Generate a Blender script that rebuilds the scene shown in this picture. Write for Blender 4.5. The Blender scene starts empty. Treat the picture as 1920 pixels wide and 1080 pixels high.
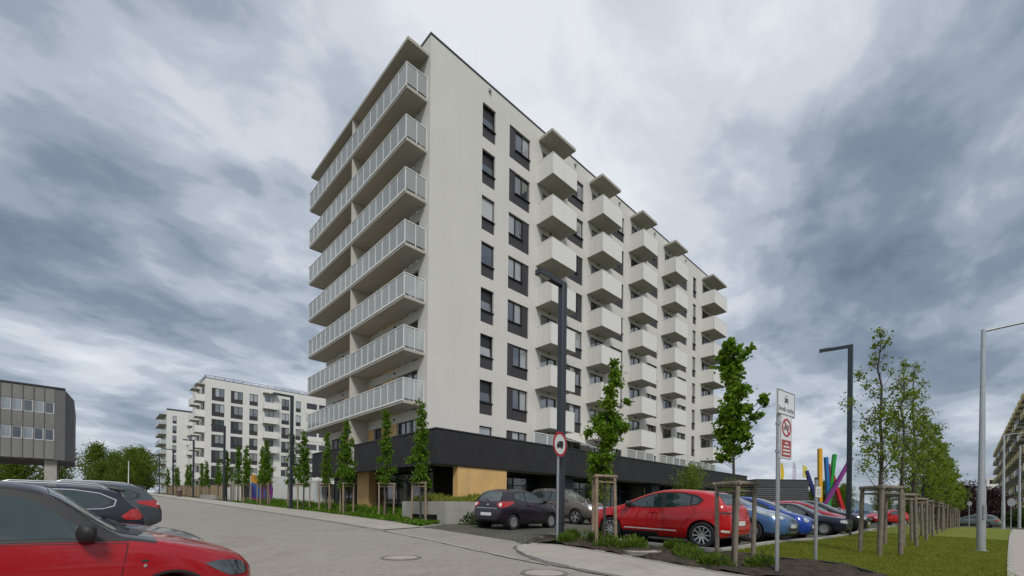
import bpy, bmesh, math, random
import numpy as np
from mathutils import Vector, Matrix
from mathutils.geometry import delaunay_2d_cdt
from mathutils.bvhtree import BVHTree

scene = bpy.context.scene
C = scene.collection
rad = math.radians
rnd = random.Random(7)

# ------------------------------------------------------------------ camera
# world axes: x runs along the long white facade, y along its short glass-balcony end, z up (metres)
cam = bpy.data.cameras.new('camera')
cam.sensor_fit = 'HORIZONTAL'; cam.sensor_width = 36.0
cam.lens = 834.336 / 1920 * 36
cam.shift_y = (950.604 - 540) / 1920
cam.clip_start = 0.1; cam.clip_end = 6000
camo = bpy.data.objects.new('camera', cam); C.objects.link(camo)
yaw = 0.807
camo.matrix_world = (Matrix.Translation((0, 0, 1.33)) @ Matrix.Rotation(-(math.pi/2 - yaw), 4, 'Z')
                     @ Matrix.Rotation(math.pi/2, 4, 'X') @ Matrix.Rotation(0.0113, 4, 'Z'))
scene.camera = camo

# ------------------------------------------------------------------ light
SUN_AZ, SUN_EL = rad(238), rad(46)      # direction towards the sun: azimuth from +x, elevation
sd = Vector((math.cos(SUN_AZ)*math.cos(SUN_EL), math.sin(SUN_AZ)*math.cos(SUN_EL), math.sin(SUN_EL)))
sun = bpy.data.lights.new('sun', 'SUN'); sun.energy = 1.5; sun.angle = rad(14); sun.color = (1, .965, .90)
suno = bpy.data.objects.new('sun', sun); C.objects.link(suno)
suno.rotation_euler = sd.to_track_quat('Z', 'Y').to_euler()
suno.location = sd * 200

world = bpy.data.worlds.new('World'); scene.world = world; world.use_nodes = True
def build_world():
    nt = world.node_tree; nt.nodes.clear(); N = nt.nodes.new; L = nt.links.new
    out = N('ShaderNodeOutputWorld'); bg = N('ShaderNodeBackground'); L(bg.outputs[0], out.inputs[0])
    sky = N('ShaderNodeTexSky'); sky.sky_type = 'NISHITA'; sky.sun_disc = False
    sky.sun_elevation = SUN_EL; sky.sun_rotation = math.pi/2 - SUN_AZ
    tc = N('ShaderNodeTexCoord'); sep = N('ShaderNodeSeparateXYZ'); L(tc.outputs['Generated'], sep.inputs[0])
    def M(op, a, b=None, c=None, clamp=False):
        n = N('ShaderNodeMath'); n.operation = op; n.use_clamp = clamp
        for i, q in enumerate((a, b, c)):
            if q is None: continue
            if isinstance(q, (int, float)): n.inputs[i].default_value = q
            else: L(q, n.inputs[i])
        return n.outputs[0]
    zc = M('MAXIMUM', sep.outputs[2], 0.0); den = M('ADD', zc, 0.22)
    px = M('DIVIDE', sep.outputs[0], den); py = M('DIVIDE', sep.outputs[1], den)
    cmb = N('ShaderNodeCombineXYZ'); L(px, cmb.inputs[0]); L(py, cmb.inputs[1])
    mp = N('ShaderNodeMapping'); L(cmb.outputs[0], mp.inputs[0])
    mp.inputs['Rotation'].default_value = (0, 0, rad(-32)); mp.inputs['Scale'].default_value = (1.05, 1.45, 1)
    mp.inputs['Location'].default_value = SKY_OFF
    def noise(scale, detail, rough, dist, vec, off=0):
        n = N('ShaderNodeTexNoise'); n.noise_dimensions = '3D'
        n.inputs['Scale'].default_value = scale; n.inputs['Detail'].default_value = detail
        n.inputs['Roughness'].default_value = rough; n.inputs['Distortion'].default_value = dist
        if off:
            a = N('ShaderNodeVectorMath'); a.operation = 'ADD'; L(vec, a.inputs[0]); a.inputs[1].default_value = (off, off*.7, off*.3); vec = a.outputs[0]
        L(vec, n.inputs['Vector']); return n
    n1 = noise(1.5, 10, .52, .25, mp.outputs[0])
    n2 = noise(0.42, 3, .5, .2, mp.outputs[0], 5.3)
    n3 = noise(4.2, 8, .55, .3, mp.outputs[0], 11.7)
    v = M('ADD', M('MULTIPLY', n1.outputs[0], .85), M('MULTIPLY', n2.outputs[0], .38))
    v = M('ADD', v, M('MULTIPLY', M('SUBTRACT', n3.outputs[0], .52), .40))
    # broad darker and brighter cloud masses (direction, tightness, weight), edges broken up by noise
    wn = noise(2.6, 6, .55, .4, tc.outputs['Generated'], 2.2)
    sb = N('ShaderNodeVectorMath'); sb.operation = 'SUBTRACT'; L(wn.outputs['Color'], sb.inputs[0]); sb.inputs[1].default_value = (.5, .5, .5)
    sc = N('ShaderNodeVectorMath'); sc.operation = 'SCALE'; L(sb.outputs[0], sc.inputs[0]); sc.inputs['Scale'].default_value = .42
    ad = N('ShaderNodeVectorMath'); ad.operation = 'ADD'; L(tc.outputs['Generated'], ad.inputs[0]); L(sc.outputs[0], ad.inputs[1])
    nm = N('ShaderNodeVectorMath'); nm.operation = 'NORMALIZE'; L(ad.outputs[0], nm.inputs[0])
    for bx, by, bz, bk, bw in MASSES:
        dt = N('ShaderNodeVectorMath'); dt.operation = 'DOT_PRODUCT'; L(nm.outputs[0], dt.inputs[0]); dt.inputs[1].default_value = (bx, by, bz)
        v = M('ADD', v, M('MULTIPLY', M('EXPONENT', M('MULTIPLY', M('SUBTRACT', dt.outputs['Value'], 1.0), bk)), bw*(.38 if bw > 0 else .37)))
    ramp = N('ShaderNodeValToRGB'); L(v, ramp.inputs[0])
    cr = ramp.color_ramp; cr.interpolation = 'EASE'
    cr.elements[0].position = .28; cr.elements[0].color = (.145, .187, .262, 1)
    cr.elements[1].position = .84; cr.elements[1].color = (.82, .85, .90, 1)
    for p, c in ((.42, (.22, .275, .355, 1)), (.52, (.335, .39, .475, 1)), (.60, (.48, .535, .615, 1)), (.70, (.66, .705, .775, 1))):
        e = cr.elements.new(p); e.color = c
    # thin bright rim detail
    mix = N('ShaderNodeMixRGB'); mix.blend_type = 'MIX'
    sk = N('ShaderNodeMixRGB'); sk.blend_type = 'MULTIPLY'; sk.inputs[0].default_value = 1
    L(sky.outputs[0], sk.inputs[1]); sk.inputs[2].default_value = (.10, .10, .10, 1)
    L(sk.outputs[0], mix.inputs[1]); L(ramp.outputs[0], mix.inputs[2]); mix.inputs[0].default_value = .93
    hz = N('ShaderNodeMixRGB'); L(mix.outputs[0], hz.inputs[1]); hz.inputs[2].default_value = (.60, .65, .71, 1)
    L(M('MULTIPLY', M('POWER', M('SUBTRACT', 1.0, zc), 14.0), .55), hz.inputs[0])
    L(hz.outputs[0], bg.inputs[0]); bg.inputs[1].default_value = 0.70
SKY_OFF = (3.1, 1.7, 0.0)
MASSES = [(-0.054, 0.834, 0.549, 14, -0.16), (0.096, 0.858, 0.505, 30, -0.1), (0.008, 0.927, 0.374, 40, -0.09), (0.182, 0.793, 0.582, 40, -0.07), (-0.057, 0.894, 0.444, 40, -0.08), (0.167, 0.891, 0.422, 60, -0.08), (0.084, 0.761, 0.643, 40, 0.1), (0.284, 0.778, 0.56, 50, 0.1), (0.226, 0.712, 0.664, 25, 0.09), (0.506, 0.514, 0.692, 12, 0.16), (0.572, 0.387, 0.723, 18, 0.12), (0.693, 0.361, 0.624, 30, 0.1), (0.088, 0.953, 0.29, 40, 0.07), (-0.06, 0.97, 0.237, 50, 0.05), (0.826, 0.119, 0.55, 26, -0.17), (0.819, 0.214, 0.533, 50, -0.11), (0.82, 0.019, 0.572, 26, -0.11), (0.873, 0.295, 0.387, 60, -0.11), (0.891, 0.169, 0.422, 70, -0.1), (0.933, 0.043, 0.356, 60, -0.12), (0.917, -0.032, 0.397, 60, -0.1), (0.788, 0.303, 0.536, 120, 0.1), (0.89, 0.076, 0.449, 110, 0.08), (0.87, -0.02, 0.493, 110, 0.08), (0.925, 0.206, 0.318, 120, 0.09), (0.958, 0.081, 0.276, 140, 0.06), (0.892, 0.32, 0.32, 160, -0.06), (0.977, 0.115, 0.18, 160, -0.05), (0.967, 0.23, 0.107, 200, 0.07)]
build_world()
vs = scene.view_settings
vs.view_transform = 'Standard'; vs.look = 'None'; vs.exposure = 0.52; vs.gamma = 1.0; vs.use_curve_mapping = False

# ------------------------------------------------------------------ helpers
def ss(x, a, b):
    t = min(max((x-a)/(b-a), 0.0), 1.0); return t*t*(3-2*t)
def G(u, v):
    """height of the ground: the site rises gently along +y"""
    w = min(max(v, -30), 140)
    return (.027*w + .17*ss(u, 4, 11)*(1-.55*ss(u, 14, 24)) + .08*ss(u, 8.5, 10.2)*ss(w, 2.2, 3.8)*(1-ss(u, 13, 20))*(1-ss(w, 7, 12))
            - .26*(1-ss(w, 8, 19))*(1-ss(u, 1.8, 4.5)) - .5*ss(u, 40, 75)*(1-ss(w, 8, 25)))

def setp(o, **k):
    for a, b in k.items():
        if b is not None: o[a] = b
    return o
def tag(o, label, cat, group=None, kind=None):
    return setp(o, label=label, category=cat, group=group, kind=kind)
def new(name, data, parent=None, loc=(0, 0, 0), rot=(0, 0, 0), scale=None):
    o = bpy.data.objects.new(name, data); C.objects.link(o)
    o.location = loc; o.rotation_euler = rot
    if scale is not None: o.scale = scale
    if parent is not None: o.parent = parent
    return o
def thing(name, label, cat, loc, rz=0.0, group=None):
    o = new(name, None, None, loc, (0, 0, rz)); o.empty_display_size = .2
    return tag(o, label, cat, group)
def copy_tree(o, parent=None):
    c = o.copy(); C.objects.link(c)
    if parent is not None: c.parent = parent
    for ch in list(o.children): copy_tree(ch, c)
    return c

class MB:
    def __init__(s): s.v = []; s.f = []; s.m = []
    def quad(s, a, b, c, d, m=0):
        n = len(s.v); s.v += [tuple(a), tuple(b), tuple(c), tuple(d)]; s.f.append((n, n+1, n+2, n+3)); s.m.append(m)
    def poly(s, pts, m=0):
        n = len(s.v); s.v += [tuple(p) for p in pts]; s.f.append(tuple(range(n, n+len(pts)))); s.m.append(m)
    def box(s, x0, x1, y0, y1, z0, z1, m=0):
        n = len(s.v)
        s.v += [(x0,y0,z0),(x1,y0,z0),(x1,y1,z0),(x0,y1,z0),(x0,y0,z1),(x1,y0,z1),(x1,y1,z1),(x0,y1,z1)]
        for q in ((0,3,2,1),(4,5,6,7),(0,1,5,4),(1,2,6,5),(2,3,7,6),(3,0,4,7)):
            s.f.append(tuple(n+i for i in q)); s.m.append(m)
        return s
    def hexa(s, b, t, m=0):
        """eight corners: bottom ring b, top ring t (ccw from above)"""
        n = len(s.v); s.v += [tuple(p) for p in b] + [tuple(p) for p in t]
        for q in ((0,3,2,1),(4,5,6,7),(0,1,5,4),(1,2,6,5),(2,3,7,6),(3,0,4,7)):
            s.f.append(tuple(n+i for i in q)); s.m.append(m)
        return s
    def prism(s, pts, axis, a, b, m=0):
        """extrude a 2D outline along axis x/y/z from a to b"""
        n = len(s.v); k = len(pts)
        def P(p, t): return {'x': (t, p[0], p[1]), 'y': (p[0], t, p[1]), 'z': (p[0], p[1], t)}[axis]
        s.v += [P(p, a) for p in pts] + [P(p, b) for p in pts]
        s.f.append(tuple(n+i for i in reversed(range(k)))); s.f.append(tuple(n+k+i for i in range(k))); s.m += [m, m]
        for i in range(k):
            j = (i+1) % k; s.f.append((n+i, n+j, n+k+j, n+k+i)); s.m.append(m)
        return s
    def tube(s, p0, p1, r0, r1=None, n=8, m=0, cap=True):
        r1 = r0 if r1 is None else r1
        p0, p1 = Vector(p0), Vector(p1); d = (p1-p0).normalized()
        a = d.orthogonal().normalized(); b = d.cross(a); k = len(s.v)
        for p, r in ((p0, r0), (p1, r1)):
            for i in range(n):
                t = 2*math.pi*i/n; s.v.append(tuple(p + a*math.cos(t)*r + b*math.sin(t)*r))
        for i in range(n):
            j = (i+1) % n; s.f.append((k+i, k+j, k+n+j, k+n+i)); s.m.append(m)
        if cap:
            s.f.append(tuple(k+i for i in reversed(range(n)))); s.f.append(tuple(k+n+i for i in range(n))); s.m += [m, m]
        return s
    def path(s, pts, rs, n=7, m=0):
        for i in range(len(pts)-1): s.tube(pts[i], pts[i+1], rs[i], rs[i+1], n, m, cap=(i == len(pts)-2 or i == 0))
        return s
    def lathe(s, prof, n=24, m=0, axis='y', closed=False):
        """profile of (radius, along-axis)"""
        k = len(s.v); q = len(prof)
        for i in range(n):
            t = 2*math.pi*i/n; c, d = math.cos(t), math.sin(t)
            for r, h in prof:
                s.v.append((r*c, h, r*d) if axis == 'y' else (r*c, r*d, h))
        for i in range(n):
            i2 = (i+1) % n
            for j in range(q if closed else q-1):
                j2 = (j+1) % q
                s.f.append((k+i*q+j, k+i*q+j2, k+i2*q+j2, k+i2*q+j)); s.m.append(m)
        return s
    def xform(s, M):
        s.v = [tuple(M @ Vector(p)) for p in s.v]; return s
    def mesh(s, name, mats, smooth=False, sharp=None, recalc=True):
        me = bpy.data.meshes.new(name); me.from_pydata(s.v, [], s.f)
        for q in (mats if isinstance(mats, (list, tuple)) else [mats]): me.materials.append(q)
        me.polygons.foreach_set('material_index', s.m)
        if recalc:
            bm = bmesh.new(); bm.from_mesh(me); bmesh.ops.recalc_face_normals(bm, faces=bm.faces); bm.to_mesh(me); bm.free()
        if smooth:
            me.polygons.foreach_set('use_smooth', [True]*len(me.polygons))
            if sharp: me.set_sharp_from_angle(angle=rad(sharp))
        me.update(); return me
    def build(s, name, mats, parent=None, loc=(0, 0, 0), rot=(0, 0, 0), smooth=False, sharp=None):
        return new(name, s.mesh(name, mats, smooth, sharp), parent, loc, rot)

# ------------------------------------------------------------------ materials
def mat(name, col, rough=.7, metal=0.0, var=0.0, vscale=3.0, bump=0.0, bscale=40.0, spec=.5, var2=None, coat=0.0, detail=5):
    m = bpy.data.materials.new(name); m.use_nodes = True; nt = m.node_tree; N = nt.nodes.new; L = nt.links.new
    b = nt.nodes['Principled BSDF']
    b.inputs['Base Color'].default_value = (*col, 1); b.inputs['Roughness'].default_value = rough; b.inputs['Metallic'].default_value = metal
    b.inputs['Specular IOR Level'].default_value = spec
    if coat: b.inputs['Coat Weight'].default_value = coat; b.inputs['Coat Roughness'].default_value = .03
    if var or bump:
        tc = N('ShaderNodeTexCoord')
    if var:
        n = N('ShaderNodeTexNoise'); n.inputs['Scale'].default_value = vscale; n.inputs['Detail'].default_value = detail; n.inputs['Roughness'].default_value = .6
        L(tc.outputs['Object'], n.inputs['Vector'])
        r = N('ShaderNodeValToRGB'); L(n.outputs[0], r.inputs[0])
        r.color_ramp.elements[0].position = .3; r.color_ramp.elements[1].position = .7
        lo = [max(c*(1-var), 0) for c in col]; hi = [min(c*(1+var), 1) for c in (var2 or col)]
        r.color_ramp.elements[0].color = (*lo, 1); r.color_ramp.elements[1].color = (*hi, 1)
        L(r.outputs[0], b.inputs['Base Color'])
    if bump:
        n2 = N('ShaderNodeTexNoise'); n2.inputs['Scale'].default_value = bscale; n2.inputs['Detail'].default_value = 6
        L(tc.outputs['Object'], n2.inputs['Vector'])
        bp = N('ShaderNodeBump'); bp.inputs['Strength'].default_value = bump; bp.inputs['Distance'].default_value = .01
        L(n2.outputs[0], bp.inputs['Height']); L(bp.outputs[0], b.inputs['Normal'])
    return m

def plaster(name, col):
    """render with faint weather streaks and cloudy tone"""
    m = bpy.data.materials.new(name); m.use_nodes = True; nt = m.node_tree; N = nt.nodes.new; L = nt.links.new
    b = nt.nodes['Principled BSDF']; b.inputs['Roughness'].default_value = .85
    tc = N('ShaderNodeTexCoord')
    n = N('ShaderNodeTexNoise'); n.inputs['Scale'].default_value = .35; n.inputs['Detail'].default_value = 6; L(tc.outputs['Object'], n.inputs['Vector'])
    mp = N('ShaderNodeMapping'); mp.inputs['Scale'].default_value = (2.2, 2.2, .12); L(tc.outputs['Object'], mp.inputs[0])
    n2 = N('ShaderNodeTexNoise'); n2.inputs['Scale'].default_value = 1.6; n2.inputs['Detail'].default_value = 5; L(mp.outputs[0], n2.inputs['Vector'])
    mm = N('ShaderNodeMath'); mm.operation = 'MULTIPLY_ADD'; L(n2.outputs[0], mm.inputs[0]); mm.inputs[1].default_value = .45; L(n.outputs[0], mm.inputs[2])
    r = N('ShaderNodeValToRGB'); mr = N('ShaderNodeMath'); mr.operation = 'MULTIPLY'; mr.inputs[1].default_value = .69; L(mm.outputs[0], mr.inputs[0]); L(mr.outputs[0], r.inputs[0])
    r.color_ramp.elements[0].position = .32; r.color_ramp.elements[0].color = (*[c*.94 for c in col], 1)
    r.color_ramp.elements[1].position = .62; r.color_ramp.elements[1].color = (*[min(c*1.02, 1) for c in col], 1)
    L(r.outputs[0], b.inputs['Base Color'])
    n3 = N('ShaderNodeTexNoise'); n3.inputs['Scale'].default_value = 90; L(tc.outputs['Object'], n3.inputs['Vector'])
    bp = N('ShaderNodeBump'); bp.inputs['Strength'].default_value = .12; bp.inputs['Distance'].default_value = .01; L(n3.outputs[0], bp.inputs['Height']); L(bp.outputs[0], b.inputs['Normal'])
    return m

def brick_mat(name, c1, c2, mortar, bw, bh, rough=.8, msize=.012, bump=.6, vert=True, offs=.5, var=.0, scale=1.0):
    """brick relief; vert: laid on upright walls (uses x+y as the run), else on the ground"""
    m = bpy.data.materials.new(name); m.use_nodes = True; nt = m.node_tree; N = nt.nodes.new; L = nt.links.new
    b = nt.nodes['Principled BSDF']; b.inputs['Roughness'].default_value = rough
    tc = N('ShaderNodeTexCoord'); src = tc.outputs['Object']
    if vert:
        sp = N('ShaderNodeSeparateXYZ'); L(src, sp.inputs[0]); ad = N('ShaderNodeMath'); ad.operation = 'ADD'; L(sp.outputs[0], ad.inputs[0]); L(sp.outputs[1], ad.inputs[1])
        cb = N('ShaderNodeCombineXYZ'); L(ad.outputs[0], cb.inputs[0]); L(sp.outputs[2], cb.inputs[1]); src = cb.outputs[0]
    t = N('ShaderNodeTexBrick'); L(src, t.inputs['Vector'])
    t.inputs['Color1'].default_value = (*c1, 1); t.inputs['Color2'].default_value = (*c2, 1); t.inputs['Mortar'].default_value = (*mortar, 1)
    t.inputs['Scale'].default_value = scale; t.inputs['Brick Width'].default_value = bw; t.inputs['Row Height'].default_value = bh
    t.inputs['Mortar Size'].default_value = msize; t.inputs['Mortar Smooth'].default_value = .2; t.offset = offs
    n = N('ShaderNodeTexNoise'); n.inputs['Scale'].default_value = .8; n.inputs['Detail'].default_value = 8; n.inputs['Roughness'].default_value = .65; L(tc.outputs['Object'], n.inputs['Vector'])
    r = N('ShaderNodeValToRGB'); L(n.outputs[0], r.inputs[0]); r.color_ramp.elements[0].position = .3; r.color_ramp.elements[1].position = .7
    r.color_ramp.elements[0].color = (1-.3-var, 1-.3-var, 1-.3-var, 1); r.color_ramp.elements[1].color = (1.12, 1.12, 1.1, 1)
    mx = N('ShaderNodeMixRGB'); mx.blend_type = 'MULTIPLY'; mx.inputs[0].default_value = 1; L(t.outputs['Color'], mx.inputs[1]); L(r.outputs[0], mx.inputs[2])
    L(mx.outputs[0], b.inputs['Base Color'])
    iv = N('ShaderNodeMath'); iv.operation = 'SUBTRACT'; iv.inputs[0].default_value = 1; L(t.outputs['Fac'], iv.inputs[1])
    bp = N('ShaderNodeBump'); bp.inputs['Strength'].default_value = bump; bp.inputs['Distance'].default_value = .012; L(iv.outputs[0], bp.inputs['Height']); L(bp.outputs[0], b.inputs['Normal'])
    return m

def ground_mat(name, cols, scales, rough=.95, bump=.3, bscale=30, dist=.02):
    """several noises blended between colours; cols = [a,b,c]"""
    m = bpy.data.materials.new(name); m.use_nodes = True; nt = m.node_tree; N = nt.nodes.new; L = nt.links.new
    b = nt.nodes['Principled BSDF']; b.inputs['Roughness'].default_value = rough; b.inputs['Specular IOR Level'].default_value = .25
    tc = N('ShaderNodeTexCoord'); prev = None
    for i, (c, s) in enumerate(zip(cols[1:], scales)):
        n = N('ShaderNodeTexNoise'); n.inputs['Scale'].default_value = s; n.inputs['Detail'].default_value = 8; n.inputs['Roughness'].default_value = .62; n.inputs['Distortion'].default_value = .3
        L(tc.outputs['Object'], n.inputs['Vector'])
        r = N('ShaderNodeValToRGB'); L(n.outputs[0], r.inputs[0]); r.color_ramp.elements[0].position = .40; r.color_ramp.elements[1].position = .62
        mx = N('ShaderNodeMixRGB'); L(r.outputs[0], mx.inputs[0])
        if prev is None: mx.inputs[1].default_value = (*cols[0], 1)
        else: L(prev, mx.inputs[1])
        mx.inputs[2].default_value = (*c, 1); prev = mx.outputs[0]
    L(prev, b.inputs['Base Color'])
    n = N('ShaderNodeTexNoise'); n.inputs['Scale'].default_value = bscale; n.inputs['Detail'].default_value = 8; L(tc.outputs['Object'], n.inputs['Vector'])
    bp = N('ShaderNodeBump'); bp.inputs['Strength'].default_value = bump; bp.inputs['Distance'].default_value = dist; L(n.outputs[0], bp.inputs['Height']); L(bp.outputs[0], b.inputs['Normal'])
    return m

def leaf_mat(name, dark, light, trans=.35):
    m = bpy.data.materials.new(name); m.use_nodes = True; nt = m.node_tree; N = nt.nodes.new; L = nt.links.new
    b = nt.nodes['Principled BSDF']; b.inputs['Roughness'].default_value = .55; b.inputs['Specular IOR Level'].default_value = .3
    g = N('ShaderNodeNewGeometry'); tc = N('ShaderNodeTexCoord')
    n = N('ShaderNodeTexNoise'); n.inputs['Scale'].default_value = 2.2; n.inputs['Detail'].default_value = 2; L(tc.outputs['Object'], n.inputs['Vector'])
    a = N('ShaderNodeMath'); a.operation = 'ADD'; L(g.outputs['Random Per Island'], a.inputs[0]); L(n.outputs[0], a.inputs[1])
    h = N('ShaderNodeMath'); h.operation = 'MULTIPLY'; h.inputs[1].default_value = .5; L(a.outputs[0], h.inputs[0])
    r = N('ShaderNodeValToRGB'); L(h.outputs[0], r.inputs[0]); r.color_ramp.elements[0].position = .2; r.color_ramp.elements[1].position = .8
    r.color_ramp.elements[0].color = (*dark, 1); r.color_ramp.elements[1].color = (*light, 1)
    L(r.outputs[0], b.inputs['Base Color'])
    t = N('ShaderNodeBsdfTranslucent'); L(r.outputs[0], t.inputs[0])
    mx = N('ShaderNodeMixShader'); mx.inputs[0].default_value = trans; L(b.outputs[0], mx.inputs[1]); L(t.outputs[0], mx.inputs[2])
    L(mx.outputs[0], nt.nodes['Material Output'].inputs[0])
    return m

def glass_mat(name, tint, clear, milk):
    """sheet glass: reflects at grazing angles, lets part of the view through, rest is milky"""
    m = bpy.data.materials.new(name); m.use_nodes = True; nt = m.node_tree; N = nt.nodes.new; L = nt.links.new
    nt.nodes.remove(nt.nodes['Principled BSDF'])
    tr = N('ShaderNodeBsdfTransparent'); tr.inputs[0].default_value = (*tint, 1)
    df = N('ShaderNodeBsdfDiffuse'); df.inputs[0].default_value = (*milk, 1)
    gl = N('ShaderNodeBsdfGlossy'); gl.inputs['Roughness'].default_value = .03
    fr = N('ShaderNodeFresnel'); fr.inputs[0].default_value = 1.5
    m1 = N('ShaderNodeMixShader'); m1.inputs[0].default_value = clear; L(df.outputs[0], m1.inputs[1]); L(tr.outputs[0], m1.inputs[2])
    m2 = N('ShaderNodeMixShader'); L(fr.outputs[0], m2.inputs[0]); L(m1.outputs[0], m2.inputs[1]); L(gl.outputs[0], m2.inputs[2])
    L(m2.outputs[0], nt.nodes['Material Output'].inputs[0])
    return m

def pane_mat(name, inner, rough=.04, curtain=None, cs=3.0, wob=.02, ior=1.65):
    """window pane: dark room (or a curtain) behind a reflecting sheet"""
    m = bpy.data.materials.new(name); m.use_nodes = True; nt = m.node_tree; N = nt.nodes.new; L = nt.links.new
    b = nt.nodes['Principled BSDF']; b.inputs['Base Color'].default_value = (*inner, 1)
    b.inputs['Roughness'].default_value = rough; b.inputs['Specular IOR Level'].default_value = .9; b.inputs['IOR'].default_value = ior
    tc = N('ShaderNodeTexCoord')
    if curtain:
        w = N('ShaderNodeTexWave'); w.inputs['Scale'].default_value = cs; w.inputs['Distortion'].default_value = 1.5; L(tc.outputs['Object'], w.inputs['Vector'])
        oi = N('ShaderNodeObjectInfo')
        r = N('ShaderNodeValToRGB'); L(w.outputs[0], r.inputs[0])
        r.color_ramp.elements[0].color = (*[c*.6 for c in curtain], 1); r.color_ramp.elements[1].color = (*curtain, 1)
        mx = N('ShaderNodeMixRGB'); gt = N('ShaderNodeMath'); gt.operation = 'GREATER_THAN'; L(oi.outputs['Random'], gt.inputs[0]); gt.inputs[1].default_value = .45
        L(gt.outputs[0], mx.inputs[0]); mx.inputs[1].default_value = (*inner, 1); L(r.outputs[0], mx.inputs[2]); L(mx.outputs[0], b.inputs['Base Color'])
    n = N('ShaderNodeTexNoise'); n.inputs['Scale'].default_value = .9; L(tc.outputs['Object'], n.inputs['Vector'])
    bp = N('ShaderNodeBump'); bp.inputs['Strength'].default_value = wob; bp.inputs['Distance'].default_value = .2; L(n.outputs[0], bp.inputs['Height']); L(bp.outputs[0], b.inputs['Normal'])
    return m

M = {}
M['plaster'] = plaster('pale_render', (.635, .617, .578))
M['plaster2'] = plaster('white_render', (.70, .69, .66))
M['soffit'] = mat('soffit_render', (.56, .54, .49), .85, var=.06, vscale=2)
M['panelwhite'] = mat('balcony_sheet', (.74, .725, .685), .55, var=.05, vscale=4)
M['slab'] = mat('balcony_concrete', (.43, .405, .355), .8, var=.08, vscale=3)
M['frame'] = mat('dark_frame', (.022, .021, .023), .45)
M['panel'] = mat('dark_cladding', (.040, .037, .041), .5, var=.08, vscale=5)
M['coping'] = mat('roof_coping', (.05, .052, .058), .45, metal=.3)
M['pane'] = pane_mat('window_pane', (.030, .038, .046), curtain=(.36, .37, .38), ior=2.1)
M['panedark'] = pane_mat('dark_pane', (.012, .013, .015))
M['blind'] = mat('roller_blind', (.45, .47, .48), .6)
M['brick'] = brick_mat('black_brick', (.021, .020, .023), (.034, .032, .036), (.016, .016, .018), .25, .072, .75, .008, .7)
M['orange'] = mat('ochre_panel', (.66, .42, .17), .6, var=.10, vscale=1.2)
M['glassrail'] = glass_mat('balustrade_glass', (.86, .92, .90), .62, (.86, .90, .88))
M['railmetal'] = mat('white_rail', (.74, .755, .745), .45)
M['steel'] = mat('galvanised_steel', (.40, .42, .44), .42, metal=.6, var=.10, vscale=8)
M['lamp'] = mat('anthracite_lamp_paint', (.026, .034, .044), .42, var=.1, vscale=6)
M['silverlamp'] = mat('silver_lamp', (.46, .48, .50), .38, metal=.55, var=.08, vscale=3)
M['lampglass'] = mat('lamp_lens', (.5, .52, .5), .2)
M['road'] = ground_mat('road_concrete', [(.30, .271, .238), (.322, .292, .257), (.276, .249, .219), (.335, .304, .268)], [.35, 1.7, 9], .9, .25, 60, .006)
def add_joints(m, bw, bh, strength, rot=0):
    nt = m.node_tree; N = nt.nodes.new; L = nt.links.new; b = nt.nodes['Principled BSDF']; src = b.inputs['Base Color'].links[0].from_socket
    tc = N('ShaderNodeTexCoord'); mp = N('ShaderNodeMapping'); mp.inputs['Rotation'].default_value = (0, 0, rot); L(tc.outputs['Object'], mp.inputs[0])
    t = N('ShaderNodeTexBrick'); L(mp.outputs[0], t.inputs['Vector']); t.inputs['Scale'].default_value = 1; t.inputs['Brick Width'].default_value = bw; t.inputs['Row Height'].default_value = bh; t.inputs['Mortar Size'].default_value = .006; t.inputs['Mortar Smooth'].default_value = .3
    t.inputs['Color1'].default_value = (1, 1, 1, 1); t.inputs['Color2'].default_value = (.965, .965, .97, 1); t.inputs['Mortar'].default_value = (strength, strength, strength, 1)
    mx = N('ShaderNodeMixRGB'); mx.blend_type = 'MULTIPLY'; mx.inputs[0].default_value = 1; L(src, mx.inputs[1]); L(t.outputs['Color'], mx.inputs[2])
    n = N('ShaderNodeTexNoise'); n.inputs['Scale'].default_value = .55; n.inputs['Detail'].default_value = 9; n.inputs['Roughness'].default_value = .7; n.inputs['Distortion'].default_value = .8; L(tc.outputs['Object'], n.inputs['Vector'])
    r = N('ShaderNodeValToRGB'); L(n.outputs[0], r.inputs[0]); r.color_ramp.elements[0].position = .30; r.color_ramp.elements[0].color = (.84, .83, .82, 1); r.color_ramp.elements[1].position = .47; r.color_ramp.elements[1].color = (1, 1, 1, 1)
    m2 = N('ShaderNodeMixRGB'); m2.blend_type = 'MULTIPLY'; m2.inputs[0].default_value = 1; L(mx.outputs[0], m2.inputs[1]); L(r.outputs[0], m2.inputs[2]); L(m2.outputs[0], b.inputs['Base Color'])
M['pave'] = ground_mat('pavement_slabs', [(.41, .375, .327), (.435, .40, .35), (.38, .347, .302)], [.5, 4], .9, .25, 70, .006)
add_joints(M['road'], .24, .16, .84); add_joints(M['pave'], .40, .40, .80)
M['asph'] = ground_mat('parking_asphalt', [(.09, .088, .085), (.11, .108, .10), (.08, .078, .075)], [.3, 3], .9, .2, 60, .006)
M['kerb'] = mat('kerb_concrete', (.36, .345, .315), .9, var=.14, vscale=4, bump=.3, bscale=60)
M['joint'] = mat('kerb_joint', (.10, .095, .085), .95, var=.3, vscale=6)
M['paver'] = brick_mat('lot_pavers', (.115, .105, .09), (.145, .132, .112), (.055, .062, .03), .20, .10, .95, .018, .8, vert=False, var=.12)
M['soil'] = ground_mat('dark_soil', [(.060, .044, .033), (.085, .064, .048), (.038, .028, .022)], [1.3, 6], 1.0, 1.0, 9, .06)
M['lawn'] = ground_mat('lawn_turf', [(.15, .18, .018), (.205, .22, .034), (.12, .15, .016)], [.35, 2.2], 1.0, .6, 50, .03)
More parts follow.
